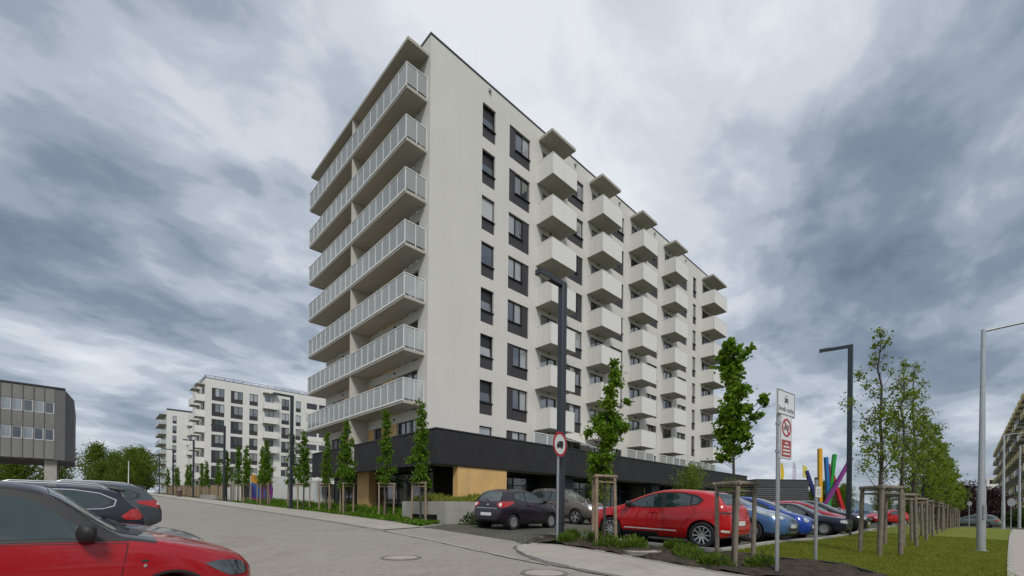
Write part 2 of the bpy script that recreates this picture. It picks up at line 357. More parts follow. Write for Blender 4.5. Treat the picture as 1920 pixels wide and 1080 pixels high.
M['meadow'] = ground_mat('far_grass', [(.055, .075, .018), (.09, .095, .03), (.05, .065, .018)], [.05, .4], 1.0, .5, 12, .03)
M['bark'] = mat('bark', (.060, .050, .042), .9, var=.35, vscale=14, bump=.8, bscale=30)
M['birch'] = mat('pale_bark', (.20, .18, .15), .9, var=.3, vscale=14)
M['stake'] = mat('weathered_stake', (.27, .205, .145), .85, var=.28, vscale=9, bump=.4, bscale=40)
M['stakegrey'] = mat('grey_stake', (.195, .165, .132), .9, var=.28, vscale=9, bump=.4, bscale=40)
M['tie'] = mat('tree_tie', (.035, .028, .022), .9)
M['leaf'] = leaf_mat('leaf_green', (.050, .125, .006), (.175, .31, .018), .48)
M['leafnear'] = leaf_mat('leaf_fresh', (.062, .145, .006), (.215, .36, .020), .5)
M['leaflight'] = leaf_mat('leaf_light', (.10, .165, .010), (.25, .33, .030), .5)
M['leafdark'] = leaf_mat('leaf_dark', (.022, .048, .010), (.060, .105, .018))
M['leaffar'] = leaf_mat('leaf_far', (.070, .12, .010), (.19, .26, .024), .5)
M['leafpurple'] = leaf_mat('leaf_purple', (.020, .007, .010), (.050, .014, .020))
M['grassblade'] = leaf_mat('grass_blade', (.15, .185, .014), (.30, .32, .05), .4)
M['weed'] = leaf_mat('weed_leaf', (.065, .13, .012), (.16, .24, .03), .4)
M['concrete'] = mat('planter_concrete', (.35, .335, .30), .85, var=.12, vscale=2.2, bump=.2, bscale=30)
M['darkwall'] = mat('dark_shopfront', (.012, .012, .013), .5)
M['column'] = mat('grey_column', (.060, .068, .082), .7)
M['white'] = mat('white_paint', (.75, .75, .73), .5)
M['black'] = mat('black_plastic', (.018, .018, .02), .55)
M['tyre'] = mat('tyre_rubber', (.018, .018, .018), .85)
M['rim'] = mat('alloy_rim', (.55, .56, .57), .3, metal=.8)
M['hub'] = mat('wheel_well', (.008, .008, .008), .9)
M['carglass'] = pane_mat('car_glass', (.016, .034, .034), .02, wob=.006, ior=1.6)
M['carglass2'] = pane_mat('car_screen', (.07, .085, .08), .03, wob=.006)
M['chrome'] = mat('chrome', (.75, .76, .77), .12, metal=1.0)
M['redlight'] = mat('tail_lamp', (.42, .010, .010), .12, spec=.7, coat=.6)
M['headlight'] = mat('head_lamp', (.50, .52, .54), .10, metal=.35, var=.35, vscale=9, coat=.8)
M['headdark'] = mat('smoked_head_lamp', (.07, .085, .09), .10, metal=.4, var=.6, vscale=8, coat=.8)
M['plate'] = mat('number_plate', (.72, .72, .70), .4)
M['signred'] = mat('sign_red', (.40, .012, .025), .4)
M['signwhite'] = mat('sign_white', (.70, .70, .71), .4)
M['signblack'] = mat('sign_black', (.015, .016, .018), .45)
M['signback'] = mat('sign_back', (.28, .29, .30), .45, metal=.4)
def paint(name, c, metal=0.0, flake=.0):
    return mat(name, c, .32, metal, coat=.65, spec=.35, var=.03, vscale=2)
P_ = {k: paint('paint_'+k, c, mt) for k, (c, mt) in dict(red=((.34, .003, .010), 0), scarlet=((.47, .004, .007), 0), plum=((.022, .014, .022), .2),
      bronze=((.16, .135, .12), .5), skyblue=((.075, .16, .33), .35), cobalt=((.008, .045, .30), .2), navy=((.012, .015, .035), .2),
      black=((.012, .012, .014), .1), midnight=((.018, .020, .030), .3), slate=((.07, .085, .10), .4), silver=((.40, .41, .42), .6), sage=((.14, .18, .17), .4), blue2=((.02, .09, .22), .2),
      white=((.7, .7, .7), 0), roofblack=((.020, .020, .023), 0)).items()}

# ------------------------------------------------------------------ ground
def inside(p, poly):
    x, y = p; r = False; n = len(poly); j = n-1
    for i in range(n):
        xi, yi = poly[i]; xj, yj = poly[j]
        if (yi > y) != (yj > y) and x < (xj-xi)*(y-yi)/(yj-yi)+xi: r = not r
        j = i
    return r
def densify(poly, sp, closed=True):
    out = []; n = len(poly)
    for i in range(n if closed else n-1):
        a, b = poly[i], poly[(i+1) % n]; d = math.hypot(b[0]-a[0], b[1]-a[1]); k = max(1, int(math.ceil(d/sp)))
        out += [(a[0]+(b[0]-a[0])*t/k, a[1]+(b[1]-a[1])*t/k) for t in range(k)]
    if not closed: out.append(poly[-1])
    return out
def tri2d(poly, sp, jitter=0.0):
    """triangulate a polygon with interior points; returns (verts2d, faces)"""
    b = densify(poly, sp); xs = [p[0] for p in b]; ys = [p[1] for p in b]; pts = list(b)
    nx = int((max(xs)-min(xs))/sp); ny = int((max(ys)-min(ys))/sp)
    for i in range(1, nx+1):
        for j in range(1, ny+1):
            p = (min(xs)+i*sp - sp*.37*(j % 2), min(ys)+j*sp)
            if inside(p, poly) and min((p[0]-q[0])**2+(p[1]-q[1])**2 for q in b) > (.4*sp)**2: pts.append(p)
    n = len(b)
    r = delaunay_2d_cdt([Vector(p) for p in pts], [], [tuple(range(n))], 1, 1e-6)
    return [tuple(v) for v in r[0]], [tuple(f) for f in r[2]]
def grid_sheet(name, m, us, vs_, dz, parent=None):
    v = [(u, w, G(u, w)+dz) for w in vs_ for u in us]; n = len(us)
    f = [(j*n+i, j*n+i+1, (j+1)*n+i+1, (j+1)*n+i) for j in range(len(vs_)-1) for i in range(n-1)]
    me = bpy.data.meshes.new(name); me.from_pydata(v, [], f); me.materials.append(m)
    me.polygons.foreach_set('use_smooth', [True]*len(me.polygons))
    return new(name, me, parent)
def sheet(name, m, poly, sp, dz, bumps=None):
    v2, f = tri2d(poly, sp)
    v = [(x, y, G(x, y)+dz+(bumps(x, y) if bumps else 0)) for x, y in v2]
    me = bpy.data.meshes.new(name); me.from_pydata(v, [], f); me.materials.append(m)
    bm = bmesh.new(); bm.from_mesh(me); bmesh.ops.recalc_face_normals(bm, faces=bm.faces)
    if sum(q.normal.z for q in bm.faces) < 0: bmesh.ops.reverse_faces(bm, faces=bm.faces)
    bm.to_mesh(me); bm.free()
    me.polygons.foreach_set('use_smooth', [True]*len(me.polygons))
    o = new(name, me); o['kind'] = 'structure'; return o
def axis(*segs):
    out = []
    for a, b, s in segs:
        n = max(1, int(round((b-a)/s))); out += [a+(b-a)*i/n for i in range(n)]
    out.append(segs[-1][1]); return out
gu = axis((-1500, -300, 150), (-300, -40, 20), (-40, -4, 3), (-4, 30, .5), (30, 90, 2.5), (90, 300, 15), (300, 1800, 150))
gv = axis((-1500, -300, 150), (-300, -30, 20), (-30, -6, 2), (-6, 20, .5), (20, 60, 2), (60, 150, 5), (150, 300, 15), (300, 2200, 150))
o = grid_sheet('ground', M['meadow'], gu, gv, -.09); o['kind'] = 'structure'
o = grid_sheet('road', M['road'], axis((-14, -2, 2), (-2, 6, .8), (6, 7.6, .4)), axis((-30, -6, 3), (-6, 16, .5), (16, 60, 2), (60, 150, 5)), 0.0); o['kind'] = 'structure'

# road edge / pavement edge / planting edges, measured along the street
curve_nose = [(6.45, -30), (6.5, 4.4), (6.62, 5.6), (6.84, 6.4), (7.15, 7.05), (7.62, 7.75), (8.28, 8.2)]
bed_front = [(8.28, 8.2), (8.72, 7.5), (8.62, 6.4), (8.38, 4.9), (8.08, 3.6), (7.98, 2.9), (7.9, 1.0), (7.85, -6), (7.8, -30)]
sheet('pavement', M['pave'], [(6.5, 4.4), (6.62, 5.6), (6.84, 6.4), (7.15, 7.05), (7.62, 7.75), (8.28, 8.2), (8.72, 7.5), (8.62, 6.4), (8.38, 4.9), (8.08, 3.6), (7.98, 2.9), (7.9, 1), (7.85, -6), (7.8, -20), (6.45, -20)], .5, .035)
sheet('entry_apron', M['road'], [(7.4, 14.2), (7.05, 10.3), (6.74, 8.1), (6.6, 6.9), (6.55, 5.6), (6.84, 6.4), (7.15, 7.05), (7.62, 7.75), (8.28, 8.2), (8.46, 8.6), (8.66, 10.4), (8.86, 12.6), (8.96, 14.2)], .5, .010)
sheet('left_pavement', M['pave'], [(7.4, 14.2), (8.96, 14.2), (9.35, 17), (9.62, 22.5), (9.72, 26), (9.8, 32), (9.85, 60), (9.9, 150), (7.8, 150), (7.72, 49), (7.68, 25), (7.58, 18.2)], 1.0, .035)
lotpoly = [(8.96, 14.2), (8.86, 12.6), (8.66, 10.4), (8.46, 8.6), (8.28, 8.2), (8.8, 8.35), (9.75, 8.75), (10.1, 8.8), (10.1, 3.98), (11.6, 3.98), (20, 4.1), (30, 4.2), (60, 4.4), (60, 30), (30, 21.5), (14.8, 21.5), (14.8, 15.2), (10.7, 15.2), (9.5, 14.5)]
sheet('parking_lot', M['paver'], lotpoly, .8, .012)
soilpoly = [(8.28, 8.2), (8.72, 7.5), (8.62, 6.4), (8.38, 4.9), (8.08, 3.6), (7.98, 2.9), (7.9, 1), (9.2, .75), (10.05, 1.25), (10.9, 1.84), (10.95, 2.3), (10.55, 2.9), (10.3, 3.5), (10.15, 3.9), (10.1, 8.8), (9.75, 8.8), (8.8, 8.4)]
def soil_bump(x, y):
    e = min(1, max(0, (10.1-x)))*.06
    return e + .05*math.sin(x*5.1+y*2.3)*math.sin(y*4.3-x*1.7) + .02*math.sin(x*17+3*y)*math.cos(y*15)
sheet('planting_bed', M['soil'], soilpoly, .14, .03, soil_bump)
lawnpoly = [(10.15, 3.9), (10.3, 3.5), (10.55, 2.9), (10.95, 2.3), (10.9, 1.84), (10.05, 1.25), (9.2, .75), (7.9, 1), (7.85, -1), (12.89, -.45), (19.5, -.67), (32.9, -1.15), (53, -1.94), (73, -2.8), (73, 4.5), (60, 4.4), (30, 4.2), (20, 4.1), (11.6, 3.98)]
sheet('lawn', M['lawn'], lawnpoly, .7, .02)
sheet('footpath', M['pave'], [(12.89, -.47), (19.5, -.69), (32.9, -1.17), (53, -1.96), (73, -2.82), (73, -5.8), (53, -4.4), (33, -3.6), (19.5, -3.1), (12.8, -2.9), (7.9, -2.8), (7.9, -1.02)], .8, .015)
sheet('cross_street', M['asph'], [(73.2, -60), (79, -60), (79, 60), (73.2, 60)], 3, .02)
verge = [(9.0, 14.45), (9.35, 17), (9.62, 22.5), (9.72, 26), (9.8, 32), (9.85, 50), (13.9, 50), (13.9, 38), (14.6, 36), (14.6, 19), (10.7, 19), (10.65, 15.2), (9.5, 14.7)]
sheet('verge', M['soil'], verge, .8, .03)
sheet('far_lot', M['asph'], [(60, 6), (72, 6), (110, 10), (110, 40), (60, 30)], 3, .02)

def kerb_run(name, pts, w, h, length=1.0, near=True, mname='kerb', gap=.012):
    """kerb of separate stones along a line"""
    root = new(name, None); root['kind'] = 'structure'; root.empty_display_size = .2
    P = densify(pts, .25, closed=False); acc = [0]
    for a, b in zip(P, P[1:]): acc.append(acc[-1]+math.hypot(b[0]-a[0], b[1]-a[1]))
    def at(s):
        s = min(max(s, 0), acc[-1])
        i = max(0, min(len(P)-2, int(np.searchsorted(acc, s))-1)); t = (s-acc[i])/max(acc[i+1]-acc[i], 1e-9)
        return (P[i][0]+(P[i+1][0]-P[i][0])*t, P[i][1]+(P[i+1][1]-P[i][1])*t)
    k = int(acc[-1]/length); rr = random.Random(len(pts)*7+k)
    for i in range(k):
        a, b = at(i*length+gap), at((i+1)*length-gap); dx, dy = b[0]-a[0], b[1]-a[1]; L = math.hypot(dx, dy); nx, ny = -dy/L*w/2, dx/L*w/2
        j = rr.uniform(-.006, .006)
        ring = [(a[0]-nx, a[1]-ny), (b[0]-nx, b[1]-ny), (b[0]+nx, b[1]+ny), (a[0]+nx, a[1]+ny)]
        mb = MB().hexa([(x, y, G(x, y)-.1) for x, y in ring], [(x, y, G(x, y)+h+j) for x, y in ring])
        mb.build('kerb_stone', M[mname], root)
    return root
kerb_run('kerb', [(6.5, -2), (6.53, 4.4), (6.62, 5.6), (6.84, 6.4), (7.15, 7.05), (7.62, 7.75), (8.1, 8.12)], .12, .05, .8)
kerb_run('kerb', [(6.52, 5.7), (6.6, 6.9), (6.74, 8.1), (7.05, 10.3), (7.4, 14.2)], .10, .014, 1.0)
kerb_run('kerb', [(7.4, 14.2), (7.58, 18.2), (7.68, 25), (7.72, 49), (7.8, 110)], .14, .06, 1.0, gap=.01)
kerb_run('kerb', [(9.9, 8.82), (9.3, 8.62), (8.75, 8.42), (8.36, 8.16), (8.74, 7.5), (8.64, 6.4), (8.40, 4.9), (8.10, 3.6), (8.0, 2.9), (7.92, 1.0), (7.88, -2)], .10, .055, .9)
kerb_run('kerb', [(9.95, 8.83), (10.12, 8.7), (10.12, 4.1), (10.3, 3.98), (11.6, 3.96), (20, 4.08), (30, 4.18), (58, 4.38)], .12, .10, 1.0)
kerb_run('kerb', [(8.5, 8.7), (8.66, 10.4), (8.86, 12.6), (8.96, 14.2)], .08, .018, 1.0)
kerb_run('kerb', [(8.98, 14.3), (9.37, 17), (9.64, 22.5), (9.74, 26), (9.82, 32), (9.87, 60)], .08, .05, 1.0)
kerb_run('kerb', [(8.98, 14.2), (9.6, 14.55), (10.6, 15.05)], .08, .05, .8)
kerb_run('kerb', [(10.5, -.40), (12.89, -.46), (19.5, -.68), (32.9, -1.16), (53, -1.95), (72.5, -2.8)], .09, .05, 1.0)

def strip(name, pts, w, dz, m, label=None, wob=.0):
    D = densify(pts, .3, closed=False); mb = MB(); r = random.Random(len(D)); prev = None
    for i, p in enumerate(D):
        a, b = D[max(0, i-1)], D[min(len(D)-1, i+1)]; dx, dy = b[0]-a[0], b[1]-a[1]; l = math.hypot(dx, dy); nx, ny = -dy/l, dx/l; ww = w*(1+r.uniform(-wob, wob))/2; o_ = r.uniform(-wob, wob)*w
        q = [(p[0]+nx*(k*ww+o_), p[1]+ny*(k*ww+o_)) for k in (-1, 1)]; q = [(x, y, G(x, y)+dz) for x, y in q]
        if prev: mb.quad(prev[0], q[0], q[1], prev[1])
        prev = q
    o = mb.build(name, m); o['kind'] = 'structure'; return o
M['gutter'] = mat('gutter_strip', (.115, .10, .085), .95, var=.35, vscale=5)  # dark tone of the thin strips laid on the road along the kerbs
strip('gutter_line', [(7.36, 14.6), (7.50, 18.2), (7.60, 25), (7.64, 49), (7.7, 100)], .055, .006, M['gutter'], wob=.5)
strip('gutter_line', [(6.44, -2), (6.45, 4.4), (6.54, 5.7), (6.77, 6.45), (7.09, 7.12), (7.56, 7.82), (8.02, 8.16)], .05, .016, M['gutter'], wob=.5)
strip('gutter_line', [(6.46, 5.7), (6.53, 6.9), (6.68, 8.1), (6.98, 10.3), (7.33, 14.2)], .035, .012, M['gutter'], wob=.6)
# black plastic edging between soil and lawn
mb = MB(); E_ = [(10.2, 3.75), (10.3, 3.5), (10.55, 2.9), (10.95, 2.3), (10.9, 1.84), (10.05, 1.25), (9.2, .75), (8.2, .95)]
D_ = densify(E_, .2, closed=False)
for a, b in zip(D_, D_[1:]): mb.tube((a[0], a[1], G(*a)+.05), (b[0], b[1], G(*b)+.05), .022, n=6)
tag(mb.build('lawn_edging', M['black']), 'black plastic edging strip curving between brown soil and lawn', 'edging')

M['gutter2'] = mat('worn_iron', (.19, .172, .148), .8, var=.3, vscale=6)
def manhole(u, v, r, label, h=.012, m='pave', ring=True):
    z = G(u, v); t = thing('manhole_cover', label, 'manhole', (u, v, z+.002), 0, 'round covers set in the ground')
    mb = MB().lathe([(0, h), (r*.80, h), (r*.82, h-.006), (0, h-.006)], 40, axis='z'); mb.build('lid', M[m], t)
    mb = MB().lathe([(r*.84, h+.002), (r, h+.002), (r+.01, -.05), (r*.84, -.05)], 40, axis='z', closed=True); mb.build('rim', M['gutter2'], t)
    return t
manhole(4.8, 8.37, .42, 'round concrete manhole cover in the middle of the road')
manhole(5.83, 5.25, .42, 'round manhole cover in the road beside the pavement kerb')
manhole(8.95, 5.15, .42, 'pale round concrete shaft cover lying in the brown planting bed', .10)

# ------------------------------------------------------------------ facade helpers
def wall_holes(x0, x1, z0, z1, holes, d, mb=None, m=0):
    """wall in the plane y=0 (seen from -y) with openings and their reveals"""
    mb = mb or MB()
    xs = sorted({round(a, 4) for h in holes for a in h[:2] if x0 < a < x1} | {x0, x1})
    zs = sorted({round(a, 4) for h in holes for a in h[2:] if z0 < a < z1} | {z0, z1})
    # coarse rows: for each z strip merge cells not covered
    for za, zb in zip(zs, zs[1:]):
        zc = (za+zb)/2; run = None
        for xa, xb in zip(xs, xs[1:]):
            xc = (xa+xb)/2
            hole = any(h[0] < xc < h[1] and h[2] < zc < h[3] for h in holes)
            if hole:
                if run is not None: mb.quad((run, 0, za), (xa, 0, za), (xa, 0, zb), (run, 0, zb), m); run = None
            elif run is None: run = xa
        if run is not None: mb.quad((run, 0, za), (x1, 0, za), (x1, 0, zb), (run, 0, zb), m)
    for a, b, c, e in holes:
        mb.quad((a, 0, c), (a, d, c), (a, d, e), (a, 0, e), m); mb.quad((b, 0, c), (b, 0, e), (b, d, e), (b, d, c), m)
        mb.quad((a, 0, e), (a, d, e), (b, d, e), (b, 0, e), m); mb.quad((a, 0, c), (b, 0, c), (b, d, c), (a, d, c), m)
    return mb

_wc = {}
def window_type(key, W, H, lights, panels, sill=None, sw=.055, y0=.12, tilt=False, pane='pane', panelmat='panel'):
    """meshes of one window: frame bars round each light, glass, cladding panels, sill.  lights/panels = (x0,x1,z0,z1)"""
    fr = MB()
    for (a, b, c, e) in lights:
        fr.box(a, b, y0, y0+.07, c, c+sw); fr.box(a, b, y0, y0+.07, e-sw, e); fr.box(a, a+sw, y0, y0+.07, c+sw, e-sw); fr.box(b-sw, b, y0, y0+.07, c+sw, e-sw)
    fr.box(0, W, y0+.10, y0+.12, 0, H)
    parts = []
    for i, (a, b, c, e) in enumerate(lights):
        p = MB().box(a+sw, b-sw, y0+.035, y0+.05, c+sw, e-sw)
        me = p.mesh('pane', M[pane if isinstance(pane, str) else pane[i % len(pane)]])
        if tilt and i == 0:
            for v in me.vertices:
                v.co.y += (v.co.z-c-sw)*-.0 + (v.co.z-c-sw)*.11
            s = MB(); w2 = .045; zt = e-sw
            hh = zt-(c+sw)
            def yo(z): return y0+.02+(z-c-sw)*.11
            for (xa, xb, za, zb) in ((a+sw, a+sw+w2, c+sw, zt), (b-sw-w2, b-sw, c+sw, zt), (a+sw, b-sw, c+sw, c+sw+w2), (a+sw, b-sw, zt-w2, zt)):
                s.hexa([(xa, yo(za), za), (xb, yo(za), za), (xb, yo(za)+.05, za), (xa, yo(za)+.05, za)], [(xa, yo(zb), zb), (xb, yo(zb), zb), (xb, yo(zb)+.05, zb), (xa, yo(zb)+.05, zb)])
            parts.append(('sash', s.mesh('sash', M['frame'])))
        parts.append(('pane', me))
    for (a, b, c, e) in panels:
        parts.append(('cladding_panel', MB().box(a+.003, b-.003, y0-.045, y0+.02, c+.003, e-.003).mesh('cladding_panel', M[panelmat])))
    if sill: parts.append(('sill', MB().box(sill[0]-.03, sill[1]+.04, -.035, y0+.03, sill[2]-.035, sill[2]).mesh('sill', M['frame'])))
    _wc[key] = (fr.mesh('window', M['frame']), parts)
def put_window(key, parent, loc, rz=0, name='window', label=None):
    fr, parts = _wc[key]
    w = new(name, fr, parent, loc, (0, 0, rz))
    if label: w['label'] = label
    for n, me in parts: new(n, me, w)
    return w

# ------------------------------------------------------------------ the white tower
TX, TY = 14.16, 21.98
tower = thing('apartment_tower', 'tall white apartment tower with glass corner balconies and black brick base', 'building', (TX, TY, 0))
ROOF = 28.56
def head(k): return 27.17-2.95*k
W2, H2 = 2.0, 2.2
window_type('A', 1.1, 2.2, [(0, 1.1, .80, 2.2)], [(0, 1.1, 0, .76)], (0, 1.1, .80))
window_type('At', 1.1, 2.2, [(0, 1.1, .80, 2.2)], [(0, 1.1, 0, .76)], (0, 1.1, .80), tilt=True, pane='panedark' if False else 'pane')
window_type('Ab', 1.1, 2.2, [(0, 1.1, .80, 2.2)], [(0, 1.1, 0, .76)], (0, 1.1, .80), pane='blind')
window_type('BL', W2, H2, [(.62, 1.3, .8, 2.2), (1.3, W2, .8, 2.2)], [(0, .60, 0, 2.2), (.62, W2, 0, .76)], (.62, W2, .8))
window_type('BR', W2, H2, [(0, .7, .8, 2.2), (.7, 1.38, .8, 2.2)], [(1.40, W2, 0, 2.2), (0, 1.38, 0, .76)], (0, 1.38, .8))
window_type('T', .83, 2.25, [(0, .83, .78, 2.25)], [(0, .83, 0, .74)], (0, .83, .78))
window_type('D', 1.8, 2.4, [(0, .9, 0, 2.4), (.9, 1.8, 0, 2.4)], [])
window_type('D2', 2.5, 2.4, [(0, .85, 0, 2.4), (.85, 1.7, 0, 2.4), (1.7, 2.5, 0, 2.4)], [])
window_type('DL', 2.3, 2.4, [(0, .8, 0, 2.4), (.8, 1.55, 0, 2.4), (1.55, 2.3, 0, 2.4)], [])
window_type('WL', 1.15, 2.4, [(0, 1.15, .0, 2.4)], [])

M['curtain'] = pane_mat('net_curtain_pane', (.30, .31, .32), .06, curtain=(.42, .43, .43), cs=6.0, ior=1.9)
window_type('BLc', W2, H2, [(.62, 1.3, .8, 2.2), (1.3, W2, .8, 2.2)], [(0, .60, 0, 2.2), (.62, W2, 0, .76)], (.62, W2, .8), pane=['pane', 'curtain'])
window_type('BRc', W2, H2, [(0, .7, .8, 2.2), (.7, 1.38, .8, 2.2)], [(1.40, W2, 0, 2.2), (0, 1.38, 0, .76)], (0, 1.38, .8), pane=['curtain', 'pane'])
window_type('Dc', 1.8, 2.4, [(0, .9, 0, 2.4), (.9, 1.8, 0, 2.4)], [], pane=['curtain', 'panedark'])
def local(mb, dx=TX, dy=TY):
    mb.v = [(x-dx, y-dy, z) for x, y, z in mb.v]; return mb
cols = [(23.2, 25.87), (29.2, 31.9), (35.34, 37.87), (41.42, 44.08), (50.7, 54.3)]
slabs = [(23.3, 25.93), (29.33, 31.98), (35.5, 38.1), (41.74, 44.43), (50.8, 54.7)]
doors = [23.75, 29.75, 35.75, 42.03]
wins = [26.6, 32.54, 38.72, 45.1]
holes = []; place = []
for k in range(8):
    z = head(k)
    def add(key, x, w, h, name='window', label=None):
        if key+'c' in _wc and rnd.random() < .4: key += 'c'
        holes.append((x, x+w, z-h, z)); place.append((key, x, z-h, name, label))
    add('Ab' if k == 2 else ('At' if k in (0, 1, 4, 5, 6) else 'A'), 18.08, 1.1, 2.2, 'window', 'window with a closed blind' if k == 2 else None)
    add('BR' if k in (2, 3, 4) else 'BL', 20.44, W2, H2)
    for i, x in enumerate(doors): add('D', x, 1.8, 2.4, 'balcony_door')
    add('D2', 50.95, 2.5, 2.4, 'balcony_door')
    for i, x in enumerate(wins): add('BR' if (k+i) % 5 in (2, 3) else 'BL', x, W2, H2)
    if k < 8: add('T', 48.53, .83, 2.25)
lx = lambda h: (h[0]-TX, h[1]-TX, h[2], h[3])
fw = wall_holes(0, 40.17, 3.7, ROOF, [lx(h) for h in holes], .24)
fw.build('facade_wall', M['plaster'], tower)
for key, x, z, nm, lab in place: put_window(key, tower, (x-TX, 0, z), 0, nm, lab)
# short end with the long glass balconies (faces -x): local run is -y
VL = 15.05
lh = []; lp = []
for k in range(8):
    z = head(k)
    for key, v0, w in (('DL', 23.05, 2.3), ('WL', 27.35, 1.15), ('WL', 30.75, 1.15), ('DL', 33.45, 2.3)):
        lh.append((v0, v0+w, z-2.4, z)); lp.append((key, v0+w, z-2.4))
mb = wall_holes(-(TY+VL), -TY, 3.7, ROOF, [(-h[1], -h[0], h[2], h[3]) for h in lh], .24)
mb.v = [(y, -x-TY, z) for x, y, z in mb.v]
mb.build('end_wall', M['plaster'], tower)
for key, v1, z in lp: put_window(key, tower, (0, v1-TY, z), -math.pi/2, 'balcony_door' if key == 'DL' else 'window')
mb = MB()
mb.quad((40.17, 0, 3.7), (40.17, VL, 3.7), (40.17, VL, ROOF), (40.17, 0, ROOF)); mb.quad((0, VL, 3.7), (40.17, VL, 3.7), (40.17, VL, ROOF), (0, VL, ROOF))
mb.quad((0, 0, ROOF-.35), (40.17, 0, ROOF-.35), (40.17, VL, ROOF-.35), (0, VL, ROOF-.35))
mb.box(.30, 39.87, .30, VL-.3, 3.9, ROOF-.6)      # floors and rooms behind the openings, closed off
mb.build('rear_wall', M['plaster'], tower)
mb = MB()
mb.box(-.04, 40.21, -.04, .30, ROOF, ROOF+.09); mb.box(-.04, .30, .30, VL+.04, ROOF, ROOF+.09); mb.box(39.87, 40.21, .30, VL+.04, ROOF, ROOF+.09); mb.box(.3, 39.87, VL-.3, VL+.04, ROOF, ROOF+.09)
mb.build('roof_coping', M['coping'], tower)
# ochre panels between the end-wall windows
pm = {}
for k in range(8):
    z = head(k)
    for v0, v1 in ((25.36, 27.33), (28.52, 29.46), (29.66, 30.73), (31.92, 33.43)):
        w = round(v1-v0, 2)
        if w not in pm: pm[w] = MB().box(-.03, .02, 0, w, -2.4, 0).mesh('ochre_panel', M['orange'])
        new('ochre_panel', pm[w], tower, (0, v0-TY, z))
# soffit lamps / overflow spouts
me_l = MB().tube((0, -.09, 0), (0, .0, 0), .055, n=10).mesh('wall_lamp', M['black'], True, 40)
for k in range(8):
    for (a, b) in cols: new('wall_lamp', me_l, tower, (a+1.45-TX, 0, head(k)+.26))
    for v in (25.7, 33.6): new('wall_lamp', me_l, tower, (0, v-TY, head(k)+.27), (0, 0, -math.pi/2))
me_s = MB().box(-.09, .09, -.12, 0, -.08, .06).box(-.05, .05, -.16, -.1, -.12, .0).mesh('roof_spout', M['steel'])
for x in (18.62, 27.46, 33.7, 39.9, 46.6): new('roof_spout', me_s, tower, (x-TX, 0, 28.2))
me_r = MB().tube((0, 0, 0), (0, 0, 2.4), .012, .006, n=5).mesh('lightning_rod', M['steel'])
for x in (17.9, 25.2, 33.85, 42.77, 51.3): new('lightning_rod', me_r, tower, (x-TX, .5, ROOF))

# boxed balconies on the long facade
E_B = 1.47
def box_balcony(W, ribs):
    s = MB().box(0, W, -E_B, 0, 0, .22); s.box(.0, W, -E_B, -E_B+.05, -.03, 0)
    slab = s.mesh('balcony', [M['slab']])
    ps = []
    th = .045; top = 1.42
    n = 2
    for i in range(n):
        a, b = W*i/n, W*(i+1)/n
        ps.append(('balcony_panel', MB().box(a+.004, b-.004, -E_B-.03, -E_B-.03+th, -.02, top).mesh('balcony_panel', M['panelwhite'])))
    for x in (-.03, W-.015):
        for i in range(3):
            a, b = -E_B+.02+(E_B-.04)*i/3, -E_B+.02+(E_B-.04)*(i+1)/3
            ps.append(('side_panel', MB().box(x, x+th, a+.006, b-.006, -.02, top-.01).mesh('side_panel', M['panelwhite'])))
    r = MB().box(-.04, W+.04, -E_B-.04, -E_B+.03, top, top+.03); r.box(-.04, .03, -E_B+.03, 0, top, top+.03); r.box(W-.03, W+.04, -E_B+.03, 0, top, top+.03)
    for i in range(4):
        y = -E_B+.03+(E_B-.06)*i/3; r.box(-.045, -.031, y-.02, y+.02, .0, top)
    ps.append(('handrail', r.mesh('handrail', M['panelwhite'])))
    return slab, ps
for a, b in cols:
    slab, ps = box_balcony(b-a, 3)
    for k in range(7):
        o = new('balcony', slab, tower, (a-TX, 0, 24.56-2.95*k))
        for n, me in ps: new(n, me, o)
for a, b in slabs:
    MB().box(a-TX, b-TX, -1.30, 0, 27.65, 27.84).build('balcony_canopy', M['slab'], tower)

# long glazed balconies at the short end, each split by a dividing wall
D_L = 1.36; v0b, v1b = 22.30, 37.2
LB = v1b-v0b
slab = MB().box(-D_L, 0, 0, LB, 0, .18).box(-D_L-.02, -D_L+.03, 0, LB, .10, .22).mesh('glass_balcony', [M['slab']])
npan = 17; pw = LB/npan; htop = 1.38
pane_me = MB().box(-D_L-.012, -D_L+.002, .03, pw-.03, .26, htop-.03).mesh('glass_pane', M['glassrail'])
side_me = MB().box(0, D_L/2-.05, -.006, .008, .26, htop-.03).mesh('glass_pane', M['glassrail'])
fr = MB()
for i in range(npan+1): fr.box(-D_L-.03, -D_L+.02, i*pw-.013, i*pw+.013, .1, htop)
fr.box(-D_L-.035, -D_L+.025, -.03, LB+.03, htop, htop+.045); fr.box(-D_L-.034, -D_L-.021, -.03, LB+.03, .13, .23)
for y in (0, LB):
    fr.box(-D_L+.03, -.02, y-.028, y+.028, htop, htop+.045); fr.box(-D_L/2-.02, -D_L/2+.02, y-.022, y+.022, .1, htop); fr.box(-.05, -.01, y-.022, y+.022, .1, htop)
fr_me = fr.mesh('rail_frame', M['railmetal'])
div_me = MB().box(-D_L+.04, 0, -.06, .06, .181, 2.949).mesh('dividing_wall', M['soffit'])
for k in range(7):
    o = new('glass_balcony', slab, tower, (0, v0b-TY, 24.83-2.95*k))
    for i in range(npan): new('glass_pane', pane_me, o, (0, i*pw, 0))
    for y in (0, LB):
        for x in (-D_L+.03, -D_L/2+.03): new('glass_pane', side_me, o, (x, y, 0))
    new('rail_frame', fr_me, o)
    d = new('dividing_wall', div_me, o, (0, 29.42-v0b, 0))
    if k == 0: d.scale = (1, 1, .93)
MB().box(-D_L-.02, 0, 22.17-TY, 36.98-TY, 27.42, 27.60).build('balcony_canopy', M['slab'], tower)
